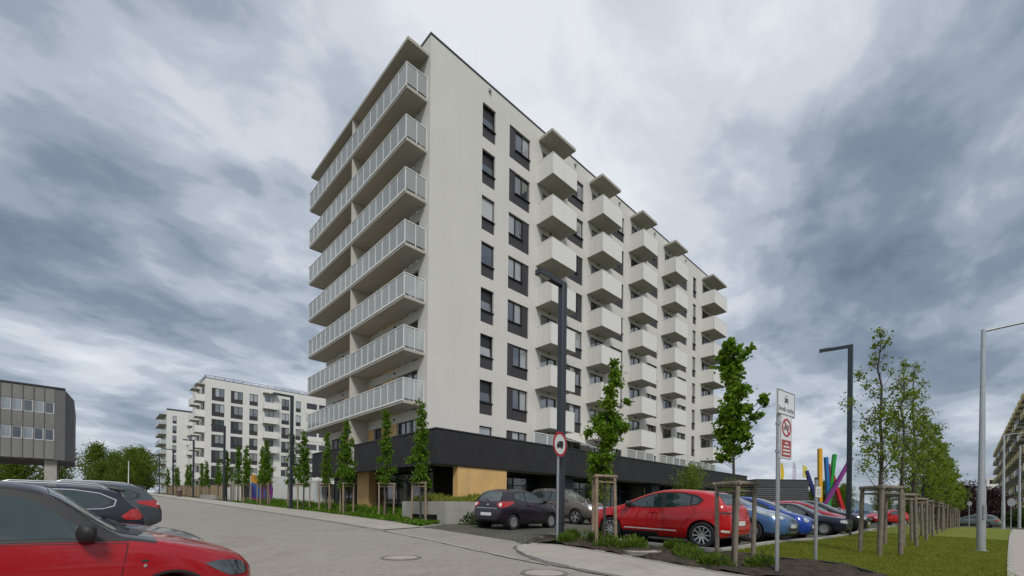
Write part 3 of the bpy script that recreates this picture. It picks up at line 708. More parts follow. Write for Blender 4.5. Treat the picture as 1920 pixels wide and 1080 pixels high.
MB().box(-D_L+.04, 0, 29.36-TY, 29.48-TY, 3.9, 7.12).build('dividing_wall', M['soffit'], tower)
# things left on the balconies
sc = MB().box(.0, .05, 0, 1.3, .0, .85).mesh('privacy_screen', M['panel'])

# black brick base: a band carried out over the recessed ground floor
PU, PV = 13.16-TX, 19.52-TY; PT, PB = 5.39, 3.56; PE = 58.6-TX
mb = MB()
mb.box(PU, PE, PV, PV+.30, PB, PT); mb.box(PU, PU+.30, PV+.30, 37.1-TY, PB, PT); mb.box(PE-.3, PE, PV+.3, 30-TY, PB, PT)
mb.build('base_band', M['brick'], tower)
mb = MB(); mb.box(PU-.04, PE+.04, PV-.04, PV+.34, PT, PT+.06); mb.box(PU-.04, PU+.34, PV+.34, 37.1-TY, PT, PT+.06); mb.build('band_coping', M['coping'], tower)
mb = MB(); mb.box(PU+.3, PE-.3, PV+.3, 0, 3.70, 4.0); mb.box(PU+.3, 0, 0, 37.0-TY, 3.70, 4.0); mb.box(40.2, PE-.3, 0, 8, 3.7, 4.0); mb.build('terrace_floor', M['soffit'], tower)
mb = MB(); mb.box(.75, PE-.5, .2, .35, -.4, 3.69); mb.box(.75, .9, .35, 37-TY, -.4, 3.69); mb.build('ground_floor_wall', M['darkwall'], tower)
# shopfront glazing: frames with panes
def shop(x0, x1, n, along='x', pos=0.0, z0=.9, z1=3.6):
    f = MB(); w = (x1-x0)/n
    for i in range(n+1):
        x = x0+i*w
        if along == 'x': f.box(x-.04, x+.04, pos-.06, pos, z0, z1)
        else: f.box(pos-.06, pos, x-.04, x+.04, z0, z1)
    if along == 'x': f.box(x0-.04, x1+.04, pos-.062, pos-.002, z0-.06, z0); f.box(x0-.04, x1+.04, pos-.062, pos-.002, z1, z1+.08); f.box(x0+.04, x1-.04, pos-.05, pos-.01, 2.8, 2.86)
    else: f.box(pos-.062, pos-.002, x0-.04, x1+.04, z0-.06, z0); f.box(pos-.062, pos-.002, x0-.04, x1+.04, z1, z1+.08)
    s = f.build('shop_window', M['frame'], tower)
    for i in range(n):
        a, b = x0+i*w+.045, x0+(i+1)*w-.045
        p = MB().box(a, b, pos-.03, pos-.015, z0, z1-.02) if along == 'x' else MB().box(pos-.03, pos-.015, a, b, z0, z1-.02)
        p.build('pane', M['panedark'], s)
shop(22.3-TY, 29.3-TY, 5, 'y', .74); shop(31.4-TY, 36.8-TY, 4, 'y', .74)
shop(4.4, 9.8, 4, 'x', .19); shop(11.6, 21.9, 7, 'x', .19); shop(24.5, 34, 6, 'x', .19)
MB().box(.14, .75, 29.45-TY, 31.3-TY, .2, 3.69).build('ochre_pillar', M['orange'], tower)
# ochre-clad block beside the entrance, of upright boards
mb = MB(); x0, x1, y0, y1 = 14.66-TX, 18.32-TX, 19.62-TY, 20.05-TY
mb.box(x0+.05, x1-.05, y0+.05, y1, .2, 3.55); o = mb.build('ochre_block', M['orange'], tower)
for i in range(5):
    a = x0+(x1-x0)*i/5; MB().box(a+.006, a+(x1-x0)/5-.006, y0, y0+.045, .3, 3.52).build('ochre_board', M['orange'], o)
MB().box(x0, x0+.045, y0+.05, y1, .3, 3.52).build('ochre_board', M['orange'], o)
for a, b in ((24.4, 25.6), (36.9, 38.3), (43.6, 44.9), (50.5, 51.8)):
    MB().box(a-TX, b-TX, 20.3-TY, 21.0-TY, .0, 3.69).build('column', M['column'], tower)
# terrace screens along the base
for a, b in ((21.6, 24.2), (33.0, 37.5), (38.6, 44.0), (44.8, 51.4)):
    n = max(2, int(round((b-a)/1.5))); w = (b-a)/n; y = 20.5-TY; f = MB()
    for i in range(n+1): f.box(a+i*w-TX-.04, a+i*w-TX+.04, y-.03, y+.03, 4.0, 6.32)
    f.box(a-TX-.04, b-TX+.04, y-.035, y+.035, 6.32, 6.37)
    s = f.build('terrace_screen', M['railmetal'], tower)
    for i in range(n): MB().box(a+i*w-TX+.045, a+(i+1)*w-TX-.045, y-.008, y+.008, 4.3, 6.30).build('glass_pane', M['glassrail'], s)
mb = MB(); A = [(24.9, 21.9, 6.85), (30.9, 21.9, 6.30), (30.9, 20.35, 5.75), (24.9, 20.5, 6.45)]
A = [(x-TX, y-TY, z) for x, y, z in A]; mb.hexa([(x, y, z-.05) for x, y, z in A], A); mb.build('awning', M['white'], tower)

# ------------------------------------------------------------------ cars
def pchip(xs, ys, x):
    xs = np.asarray(xs, float); ys = np.asarray(ys, float); h = np.diff(xs); d = np.diff(ys)/h; m = np.zeros(len(xs))
    for i in range(1, len(xs)-1):
        if d[i-1]*d[i] > 0:
            w1, w2 = 2*h[i]+h[i-1], h[i]+2*h[i-1]; m[i] = (w1+w2)/(w1/d[i-1]+w2/d[i])
    m[0], m[-1] = d[0], d[-1]
    x = np.clip(np.asarray(x, float), xs[0], xs[-1]); k = np.clip(np.searchsorted(xs, x)-1, 0, len(h)-1)
    t = (x-xs[k])/h[k]; t2, t3 = t*t, t*t*t
    return (2*t3-3*t2+1)*ys[k]+(t3-2*t2+t)*h[k]*m[k]+(-2*t3+3*t2)*ys[k+1]+(t3-t2)*h[k]*m[k+1]

_rims = {}
def wheel_meshes(r, wdt, spokes, rr, style='alloy'):
    key = (r, wdt, spokes, rr, style)
    if key in _rims: return _rims[key]
    h = wdt/2
    ty = MB().lathe([(rr*.98, -h*.9), (r*.93, -h), (r*.985, -h*.8), (r, -h*.45), (r, h*.45), (r*.985, h*.8), (r*.93, h), (rr*.98, h*.9)], 36).mesh('wheel', M['tyre'], True, 45)
    rm = MB()
    # outer lip and barrel (outer side is +y)
    rm.lathe([(rr, h*.86), (rr*.93, h*.92), (rr*.90, h*.55), (rr*.88, -h*.2), (rr*.97, -h*.5), (rr, -h*.5)], 36, 0)
    rm.lathe([(rr*.86, h*.15), (0.0, h*.15)], 36, 1)
    for i in range(spokes):
        t = 2*math.pi*i/spokes; ct, st = math.cos(t), math.sin(t)
        def P(rad_, tw, y): return (rad_*ct-tw*st, y, rad_*st+tw*ct)
        wi, wo = .030 if spokes < 9 else .022, .052 if spokes < 9 else .030
        if style == 'alloy':
            rm.hexa([P(.03, -wi, h*.35), P(rr*.92, -wo*.6, h*.30), P(rr*.92, wo*.6, h*.30), P(.03, wi, h*.35)], [P(.03, -wi, h*.70), P(rr*.92, -wo*.5, h*.88), P(rr*.92, wo*.5, h*.88), P(.03, wi, h*.70)])
        else:
            rm.hexa([P(.03, -.05, h*.35), P(rr*.92, -.085, h*.30), P(rr*.92, .085, h*.30), P(.03, .05, h*.35)], [P(.03, -.05, h*.75), P(rr*.92, -.075, h*.86), P(rr*.92, .075, h*.86), P(.03, .05, h*.75)])
    rm.lathe([(0, h*.78), (.035, h*.78), (.05, h*.6), (.05, h*.2)], 16, 0)
    rm = rm.mesh('rim', [M['rim'], M['hub']], True, 40)
    _rims[key] = (ty, rm); return _rims[key]

def offset_poly(p, d): 
    cx = sum(q[0] for q in p)/len(p); cy = sum(q[1] for q in p)/len(p)
    out = []
    n = len(p)
    for i in range(n):
        a, b, c = Vector(p[i-1]), Vector(p[i]), Vector(p[(i+1) % n])
        e1, e2 = (b-a).normalized(), (c-b).normalized(); n1, n2 = Vector((e1.y, -e1.x)), Vector((e2.y, -e2.x))
        area = sum(p[j][0]*p[(j+1) % n][1]-p[(j+1) % n][0]*p[j][1] for j in range(n))
        s = 1 if area > 0 else -1
        nn = (n1+n2); nn = nn.normalized() if nn.length > 1e-6 else n1
        out.append(tuple(b + nn*s*d/max(.5, nn.dot(n1))))
    return out

class Car:
    """a car body lofted from its side outline and plan, with glass, lamps and doors laid on its surface"""
    def __init__(s, spec):
        s.sp = spec; L = s.L = spec['L']; s.W = spec['W']; s.parts = []
        st = np.unique(np.concatenate([np.linspace(0, .3, 8), np.linspace(.3, L-.35, 46), np.linspace(L-.35, L, 9)]))
        T = np.array(spec['top']); B = np.array(spec['belt']); PW = np.array(spec['plan']); BO = np.array(spec['bot'])
        zt = pchip(T[:, 0], T[:, 1], st); zs = pchip(B[:, 0], B[:, 1], st); w = pchip(PW[:, 0], PW[:, 1], st)*s.W/2; zb = pchip(BO[:, 0], BO[:, 1], st)
        tum = spec.get('tum', .40); rings = []
        for i, x in enumerate(st):
            top = zt[i]; h0 = min(zs[i], top-.05); b = zb[i]; W = w[i]; p = [(0, b), (W*.72, b), (W*.88, b+.015)]
            for k in range(8):
                t = k/7; z = b+.05+(h0-b-.05)*t
                y = W*(1-.055*max(0, (.42-t)/.42)**2-.055*max(0, (t-.62)/.38)**1.6 - (.03 if k == 0 else 0) + .008*math.exp(-((t-.70)/.06)**2))
                p.append((y, z))
            ys = p[-1][0]; h = top-h0; rc = min(spec.get('rc', .11), .8*h); h1 = h-rc
            yb = ys
            for k in range(1, 6):
                t = k/5; yb = ys-.012*min(1, h1/.1)-tum*h1*t-.03*h1*t*t; p.append((yb, h0+h1*t))
            for k in range(1, 8):
                a = k/7*math.pi/2; p.append((yb*math.cos(a)**.62 if k < 7 else 0, h0+h1+rc*math.sin(a)**.85))
            rings.append([(L/2-x, y, z) for y, z in p])
        n = len(rings[0]); full = [r+[(x, -y, z) for x, y, z in reversed(r[1:-1])] for r in rings]; m = len(full[0])
        mb = MB(); mb.v = [q for r in full for q in r]
        dark = spec.get('clad', .30)
        for i in range(len(full)-1):
            for j in range(m):
                k = (j+1) % m; f = (i*m+j, i*m+k, (i+1)*m+k, (i+1)*m+j); zc = sum(mb.v[q][2] for q in f)/4; xc = L/2-sum(mb.v[q][0] for q in f)/4
                mi = 1 if zc < dark else 0
                if spec.get('blackroof') and zc > float(pchip(B[:, 0], B[:, 1], xc))+.02 and xc > spec['blackroof']: mi = 2
                mb.f.append(f); mb.m.append(mi)
        mb.f.append(tuple(range(m))); mb.m.append(0); mb.f.append(tuple(reversed(range((len(full)-1)*m, len(full)*m)))); mb.m.append(0)
        s.body = mb.mesh('body', [M['white'], M['black'], M['tyre']], True)
        bm = bmesh.new(); bm.from_mesh(s.body); s.bvh = BVHTree.FromBMesh(bm); bm.free()
    def patch(s, pts, d, off, name, sp=.09, thick=True, mirror=False, bow=0):
        """lay a polygon (points (s,y,z)) on the body along direction d"""
        L = s.L; P = [Vector((L/2-a, b, c)) for a, b, c in pts]; d = Vector(d).normalized()
        if mirror: P = [Vector((p.x, -p.y, p.z)) for p in P]; d = Vector((d.x, -d.y, d.z))
        e1 = Vector((0, 0, 1)).cross(d); e1 = e1.normalized() if e1.length > .2 else Vector((1, 0, 0)); e2 = d.cross(e1)
        q = [(p.dot(e1), p.dot(e2)) for p in P]
        area = sum(q[i][0]*q[(i+1) % len(q)][1]-q[(i+1) % len(q)][0]*q[i][1] for i in range(len(q)))
        if area < 0: q = q[::-1]
        v2, f = tri2d(q, sp); mb = MB(); ok = {}
        for i, (a, b) in enumerate(v2):
            o = e1*a+e2*b-d*6; hit, nrm, _, _ = s.bvh.ray_cast(o, d)
            if hit is not None and nrm.dot(d) < 0: ok[i] = len(mb.v); mb.v.append(tuple(hit+nrm*off))
            elif hit is not None: ok[i] = len(mb.v); mb.v.append(tuple(hit-nrm*off))
        for t in f:
            if all(i in ok for i in t): mb.f.append(tuple(ok[i] for i in t)); mb.m.append(0)
        return mb
    def add(s, name, mname, pts, d, off=.006, sp=.09, both=False, label=None, sub=None):
        for mir in ((False, True) if both else (False,)):
            mb = s.patch(pts, d, off, name, sp, mirror=mir)
            if not mb.f: continue
            me = mb.mesh(name, M[mname] if isinstance(mname, str) else mname, True, recalc=True)
            s.parts.append((name, me, sub))
    def side(s, name, mname, poly, off=.006, sp=.09, both=True):
        s.add(name, mname, [(a, s.W, b) for a, b in poly], (0, -1, 0), off, sp, both)
    def mesh_part(s, name, mb, mname, smooth=True, sharp=40):
        s.parts.append((name, mb.mesh(name, M[mname] if isinstance(mname, str) else mname, smooth, sharp), None))
    def finish(s):
        sp = s.sp; L = s.L; W = s.W; r = sp['wr']; ax = (sp['fo'], sp['fo']+sp['wb']); ra = r+.055
        cut = MB()
        for a in ax:
            for sy in (-1, 1):
                c = L/2-a; cut.tube((c, sy*(W/2-.27), r), (c, sy*(W/2+.2), r), ra, n=40)
        tmp = new('cutter', cut.mesh('cutter', M['hub'])); bo = new('bodytmp', s.body)
        md = bo.modifiers.new('b', 'BOOLEAN'); md.object = tmp; md.operation = 'DIFFERENCE'; md.solver = 'EXACT'
        dg = bpy.context.evaluated_depsgraph_get(); dg.update()
        me = bpy.data.meshes.new_from_object(bo.evaluated_get(dg)); me.name = 'body'
        bpy.data.objects.remove(bo); bpy.data.objects.remove(tmp)
        for i, q in enumerate((P_[sp['paint']], M['black'], P_[sp.get('roofpaint', sp['paint'])])): me.materials[i] = q
        me.polygons.foreach_set('use_smooth', [True]*len(me.polygons)); me.set_sharp_from_angle(angle=rad(38))
        s.bodycut = me
        for a in ax:
            for sy in (-1, 1):
                c = L/2-a; w = MB(); t = [(ra-.004, sy*(W/2-.035)), (ra-.004, sy*(W/2-.275)), (0, sy*(W/2-.275))]
                w.lathe(t, 36); w.v = [(x+c, y, z+r) for x, y, z in w.v]; s.parts.append(('wheel_arch', w.mesh('wheel_arch', M['hub']), None))
    def place(s, name, label, cat, u, v, heading, group=None, z=None, dz=0):
        sp = s.sp; ca, sa = math.cos(heading), math.sin(heading)
        f = (u+ca*sp['wb']/2, v+sa*sp['wb']/2); b = (u-ca*sp['wb']/2, v-sa*sp['wb']/2)
        zf, zb = G(*f), G(*b); lw = (u-sa*.7, v+ca*.7); rw = (u+sa*.7, v-ca*.7)
        root = thing(name, label, cat, (u, v, (zf+zb)/2+.012+dz), 0, group)
        root.rotation_euler = (math.atan2(G(*lw)-G(*rw), 1.4), -math.atan2(zf-zb, sp['wb']), heading)
        new('body', s.bodycut, root)
        for n, me, sub in s.parts: new(n, me, root)
        ty, rm = wheel_meshes(sp['wr'], sp.get('ww', .20), sp.get('spokes', 5), sp['rr'], sp.get('rimstyle', 'alloy'))
        for a in (sp['fo'], sp['fo']+sp['wb']):
            for sy in (1, -1):
                w = new('wheel', ty, root, (s.L/2-a, sy*(s.W/2-.115), sp['wr']), (0, rnd.uniform(0, 1.2), 0 if sy > 0 else math.pi))
                new('rim', rm, w)
        return root

def mirror_part(c, a, z, mname, size=1.0, y=None):
    """door mirrors: rounded housing on a short foot"""
    L, W = c.L, c.W
    for sy in (1, -1):
        hit, nrm, _, _ = c.bvh.ray_cast(Vector((L/2-a, sy*3, z)), Vector((0, -sy, 0)))
        y0 = abs(hit.y) if hit else W/2
        mb = MB(); k = 14
        prof = []
        for i in range(9):
            t = i/8; rr_ = (math.sin(math.pi*(t*.86+.07)))**.55; prof.append((t, rr_))
        pts = []
        for t, rr_ in prof:
            for j in range(k):
                an = 2*math.pi*j/k; sx = abs(math.cos(an))**.7*math.copysign(1, math.cos(an)); sz = abs(math.sin(an))**.7*math.copysign(1, math.sin(an))
                pts.append((L/2-a-.02+.085*size*sx*rr_*.8+.03*t, sy*(y0+.03+.20*size*t), z+.07*size+.085*size*sz*rr_+.015*t))
        n0 = len(mb.v); mb.v += pts
        for i in range(8):
            for j in range(k):
                j2 = (j+1) % k; mb.f.append((n0+i*k+j, n0+i*k+j2, n0+(i+1)*k+j2, n0+(i+1)*k+j)); mb.m.append(0)
        mb.f.append(tuple(n0+j for j in reversed(range(k)))); mb.f.append(tuple(n0+8*k+j for j in range(k))); mb.m += [0, 0]
        mb.hexa([(L/2-a-.07, sy*(y0-.03), z-.03), (L/2-a+.06, sy*(y0-.03), z-.03), (L/2-a+.05, sy*(y0+.08), z), (L/2-a-.05, sy*(y0+.08), z)],
                [(L/2-a-.06, sy*(y0-.03), z+.02), (L/2-a+.05, sy*(y0-.03), z+.02), (L/2-a+.04, sy*(y0+.09), z+.05), (L/2-a-.04, sy*(y0+.09), z+.05)])
        c.parts.append(('wing_mirror', mb.mesh('wing_mirror', M[mname] if isinstance(mname, str) else mname, True, 50), None))

def handles(c, pts, mname):
    L = c.L
    for a, z in pts:
        for sy in (1, -1):
            hit, nrm, _, _ = c.bvh.ray_cast(Vector((L/2-a, sy*3, z)), Vector((0, -sy, 0)))
            if not hit: continue
            y = abs(hit.y); mb = MB().box(L/2-a-.10, L/2-a+.10, min(sy*(y-.01), sy*(y+.032)), max(sy*(y-.01), sy*(y+.032)), z-.014, z+.014)
            c.parts.append(('handle', mb.mesh('handle', M[mname] if isinstance(mname, str) else mname), None))

def doors_on(c, polys, matr):
    for p in polys:
        c.side('door_seam', 'black', offset_poly(p, .008), .0025, .12)
        c.side('door', matr, p, .006, .10)
def wipers(c, pts):
    for (a0, y0, a1, y1) in pts:
        L = c.L; ps = []
        for i in range(7):
            t = i/6; a, y = a0+(a1-a0)*t, y0+(y1-y0)*t
            hit, nrm, _, _ = c.bvh.ray_cast(Vector((L/2-a, y, 4)), Vector((0, 0, -1)))
            if hit: ps.append(tuple(hit+nrm*.03))
        mb = MB()
        for p, q in zip(ps, ps[1:]): mb.tube(p, q, .011, n=6)
        if mb.v: c.parts.append(('wiper', mb.mesh('wiper', M['black']), None))
def rails(c, s0, s1, y):
    L = c.L
    for sy in (1, -1):
        ps = []
        for i in range(13):
            a = s0+(s1-s0)*i/12; hit, nrm, _, _ = c.bvh.ray_cast(Vector((L/2-a, sy*y, 4)), Vector((0, 0, -1)))
            e = min(i, 12-i); ps.append((L/2-a, sy*y, hit.z+(.015 if e == 0 else .05)))
        mb = MB()
        for p, q in zip(ps, ps[1:]): mb.tube(p, q, .017, n=8)
        for i in (0, 6, 12): mb.box(ps[i][0]-.06, ps[i][0]+.06, ps[i][1]-.018, ps[i][1]+.018, ps[i][2]-.07, ps[i][2])
        c.parts.append(('roof_rail', mb.mesh('roof_rail', M['silverlamp'], True, 40), None))
def plate(c, front, z, h=.11, w=.52):
    L = c.L; d = Vector((-1 if front else 1, 0, 0)); xs = []
    for y in (-.2, 0, .2):
        hit, nrm, _, _ = c.bvh.ray_cast(Vector((L if front else -L, y, z)), d)
        if hit: xs.append(hit.x)
    x = max(xs) if front else min(xs); a, b = (x-.002, x+.014) if front else (x-.014, x+.002)
    c.parts.append(('number_plate', MB().box(a, b, -w/2, w/2, z-h/2, z+h/2).mesh('number_plate', M['plate']), None))
def oval(cx, cz, rx, rz, n=20): return [(cx+rx*math.cos(2*math.pi*i/n), cz+rz*math.sin(2*math.pi*i/n)) for i in range(n)]
def backpoly(c, yz): return [(c.L, y, z) for y, z in yz]
def frontpoly(c, yz): return [(0, y, z) for y, z in yz]
PLAN = lambda L, f=.70, b=.78: [(0, f), (.10, f+.11), (.35, .94), (.9, .99), (L*.5, 1.0), (L-.8, .985), (L-.30, .93), (L-.07, b+.06), (L, b)]
BOT = lambda L: [(0, .33), (.12, .21), (.5, .165), (L-.6, .175), (L-.15, .27), (L, .36)]

def hatch_near():
    L = 4.0; c = Car(dict(L=L, W=1.65, paint='red', roofpaint='roofblack', blackroof=1.0, wr=.30, rr=.20, fo=.83, wb=2.46, spokes=5, rc=.09, tum=.36, clad=.27,
        top=[(0, .62), (.05, .72), (.16, .80), (.40, .885), (.75, .98), (1.05, 1.05), (1.24, 1.10), (1.34, 1.15), (1.57, 1.345), (1.77, 1.51), (1.90, 1.57), (2.15, 1.597), (2.7, 1.602), (3.3, 1.575), (3.62, 1.51), (3.80, 1.30), (3.93, 1.0), (4.0, .80)],
        belt=[(0, .56), (.5, .82), (1.05, .975), (1.4, 1.01), (2.0, 1.02), (3.2, 1.03), (4, 1.04)], plan=[(0, .60), (.08, .74), (.28, .90), (.6, .97), (1.1, 1.0), (2.5, 1.0), (3.2, .985), (3.7, .93), (3.93, .84), (4, .78)], bot=BOT(L)))
    c.side('window_trim', 'black', [(1.20, 1.01), (1.48, 1.195), (1.74, 1.415), (1.92, 1.49), (2.2, 1.508), (3.35, 1.485), (3.6, 1.38), (3.62, 1.06), (2.4, 1.03)], .004, .07)
    c.side('side_window', 'carglass', [(1.44, 1.05), (1.60, 1.175), (1.83, 1.375), (1.98, 1.448), (2.2, 1.462), (2.62, 1.455), (2.66, 1.055)], .008, .07)
    c.side('side_window', 'carglass', [(2.74, 1.06), (2.70, 1.455), (3.33, 1.435), (3.42, 1.08)], .008, .07)
    c.add('windscreen', 'carglass2', [(1.31, -.62, 1), (1.28, -.3, 1), (1.27, 0, 1), (1.28, .3, 1), (1.31, .62, 1), (1.79, .57, 1.4), (1.82, .25, 1.4), (1.83, 0, 1.4), (1.82, -.25, 1.4), (1.79, -.57, 1.4)], (0, 0, -1), .005, .08)
    c.add('scuttle', 'black', [(1.12, -.60, 1), (1.06, -.3, 1), (1.04, 0, 1), (1.06, .3, 1), (1.12, .60, 1), (1.32, .64, 1), (1.285, .3, 1), (1.275, 0, 1), (1.285, -.3, 1), (1.32, -.64, 1)], (0, 0, -1), .004, .08)
    for yy in (.52, -.52):
        c.add('bonnet_seam', 'black', [(1.12, yy+.10*(1 if yy > 0 else -1), 1), (.6, yy+.06*(1 if yy > 0 else -1), 1), (.25, yy, 1), (.25, yy-.012, 1), (.6, yy+.048*(1 if yy > 0 else -1)-.004, 1), (1.12, yy+.088*(1 if yy > 0 else -1)-.004, 1)], (0, 0, -1), .002, .05)
    doors_on(c, [[(1.30, .36), (1.27, .60), (1.21, .985), (2.68, 1.02), (2.72, .60), (2.66, .36)], [(2.70, .36), (2.75, .60), (2.71, 1.02), (3.42, 1.03), (3.40, .75), (3.15, .52), (3.12, .36)]], P_['red'])
    handles(c, [(2.5, .84), (3.32, .86)], P_['red'])
    c.add('headlight', 'headdark', [(.08, .52, .63), (.06, .62, .57), (.12, .72, .55), (.26, .79, .565), (.42, .80, .65), (.53, .80, .73), (.36, .78, .75), (.20, .72, .735), (.11, .6, .70)], (-.45, -1, 0), .006, .04, True)
    c.add('grille', 'black', frontpoly(c, [(-.42, .52), (.42, .52), (.45, .66), (-.45, .66)]), (-1, 0, 0), .006); plate(c, True, .42)
    c.add('badge', 'chrome', [(.0, y, z) for y, z in oval(0, .72, .05, .05)], (-1, 0, -.4), .012, .03)
    c.side('side_badge', 'headdark', oval(1.07, .80, .035, .012, 10), .004, .05)
    c.side('indicator', 'chrome', oval(1.07, .75, .016, .016, 10), .012, .05)
    c.side('sill_trim', 'black', [(1.25, .22), (3.1, .22), (3.1, .30), (1.25, .30)], .01, .2)
    # dark lip round the front and rear wheel openings
    for a in (.83, 3.29):
        c.side('arch_lip', 'black', [(a+.385*math.cos(t), .30+.385*math.sin(t)) for t in np.linspace(0.0, math.pi, 22)] + [(a+.357*math.cos(t), .30+.357*math.sin(t)) for t in np.linspace(math.pi, 0.0, 22)], .008, .2)
    mirror_part(c, 1.52, 1.03, 'black', 1.15); wipers(c, [(1.20, -.45, 1.36, .10), (1.20, .12, 1.36, .58)])
    c.add('taillight', 'redlight', [(3.94, .55, .95), (3.97, .72, .72), (3.8, .8, .72), (3.75, .75, .95)], (.7, -1, 0), .006, .06, True)
    c.finish(); return c

def red_hatch():
    L = 4.05; c = Car(dict(L=L, W=1.79, paint='scarlet', wr=.318, rr=.226, fo=.91, wb=2.56, spokes=10, ww=.21, rc=.10, tum=.40, clad=.27,
        top=[(0, .60), (.05, .70), (.22, .80), (.55, .885), (.95, .955), (1.12, 1.0), (1.45, 1.155), (1.9, 1.325), (2.3, 1.42), (2.65, 1.44), (3.15, 1.42), (3.55, 1.365), (3.72, 1.28), (3.86, 1.10), (3.97, .98), (4.05, .72)],
        belt=[(0, .55), (.5, .79), (1.1, .90), (2.0, .93), (2.9, .97), (3.4, 1.02), (4.05, 1.03)], plan=PLAN(L, .62, .74), bot=BOT(L)))
    c.side('window_trim', 'black', [(1.30, .935), (1.62, 1.13), (1.98, 1.27), (2.35, 1.345), (2.9, 1.345), (3.28, 1.28), (3.46, 1.16), (3.34, 1.04), (2.5, .945)], .004, .06)
    c.side('side_window', 'carglass', [(1.42, .965), (1.66, 1.11), (2.0, 1.245), (2.33, 1.313), (2.40, .965)], .008, .07)
    c.side('side_window', 'carglass', [(2.52, .968), (2.47, 1.315), (2.88, 1.315), (3.12, 1.262), (3.14, 1.02)], .008, .07)
    c.side('quarter_window', 'carglass', [(3.18, 1.04), (3.17, 1.245), (3.26, 1.222), (3.39, 1.145), (3.30, 1.06)], .008, .05)
    c.add('windscreen', 'carglass2', [(1.16, -.62, 1), (1.10, 0, 1), (1.16, .62, 1), (2.2, .50, 1.4), (2.24, 0, 1.4), (2.2, -.5, 1.4)], (0, 0, -1), .005, .09)
    c.add('rear_window', 'carglass', backpoly(c, [(-.56, 1.06), (.56, 1.06), (.50, 1.30), (.3, 1.335), (-.3, 1.335), (-.50, 1.30)]), (1, 0, 0), .006, .07)
    doors_on(c, [[(1.28, .34), (1.22, .62), (1.25, .91), (2.42, .94), (2.50, .6), (2.46, .34)], [(2.50, .34), (2.54, .6), (2.46, .945), (3.26, 1.0), (3.28, .82), (3.0, .58), (2.92, .34)]], P_['scarlet'])
    handles(c, [(2.22, .82)], P_['scarlet'])
    c.side('sill_strip', 'plate', [(1.35, .375), (2.85, .375), (2.83, .405), (1.38, .405)], .012, .2)
    c.add('headlight', 'headlight', [(.05, .5, .70), (.08, .68, .64), (.30, .80, .70), (.48, .83, .78), (.25, .75, .77)], (-.6, -1, 0), .006, .05, True)
    c.add('taillight', 'redlight', [(3.98, .40, .90), (3.99, .42, .81), (3.93, .78, .80), (3.78, .86, .84), (3.55, .86, .90), (3.7, .85, .925), (3.93, .76, .92)], (.75, -1, 0), .007, .05, True)
    c.add('light_insert', 'black', [(3.99, .48, .875), (3.99, .48, .845), (3.94, .74, .84), (3.75, .84, .865), (3.92, .74, .89)], (.75, -1, 0), .010, .05, True)
    c.add('grille', 'black', frontpoly(c, [(-.5, .40), (.5, .40), (.48, .58), (-.48, .58)]), (-1, 0, 0), .006); plate(c, True, .45); plate(c, False, .62)
    c.add('rear_valance', 'black', backpoly(c, [(-.62, .34), (.62, .34), (.6, .44), (-.6, .44)]), (1, 0, 0), .006)
    c.add('reflector', 'plate', [(4.0, .62, .46), (4.0, .62, .40), (3.9, .78, .42), (3.9, .78, .47)], (.9, -.6, 0), .007, .05, True)
    mirror_part(c, 1.50, .95, 'black', .95)
    mb = MB().tube((L/2-3.1, 0, 1.40), (L/2-3.25, 0, 1.50), .012, .006, 6); c.mesh_part('aerial', mb, 'black')
    c.finish(); return c

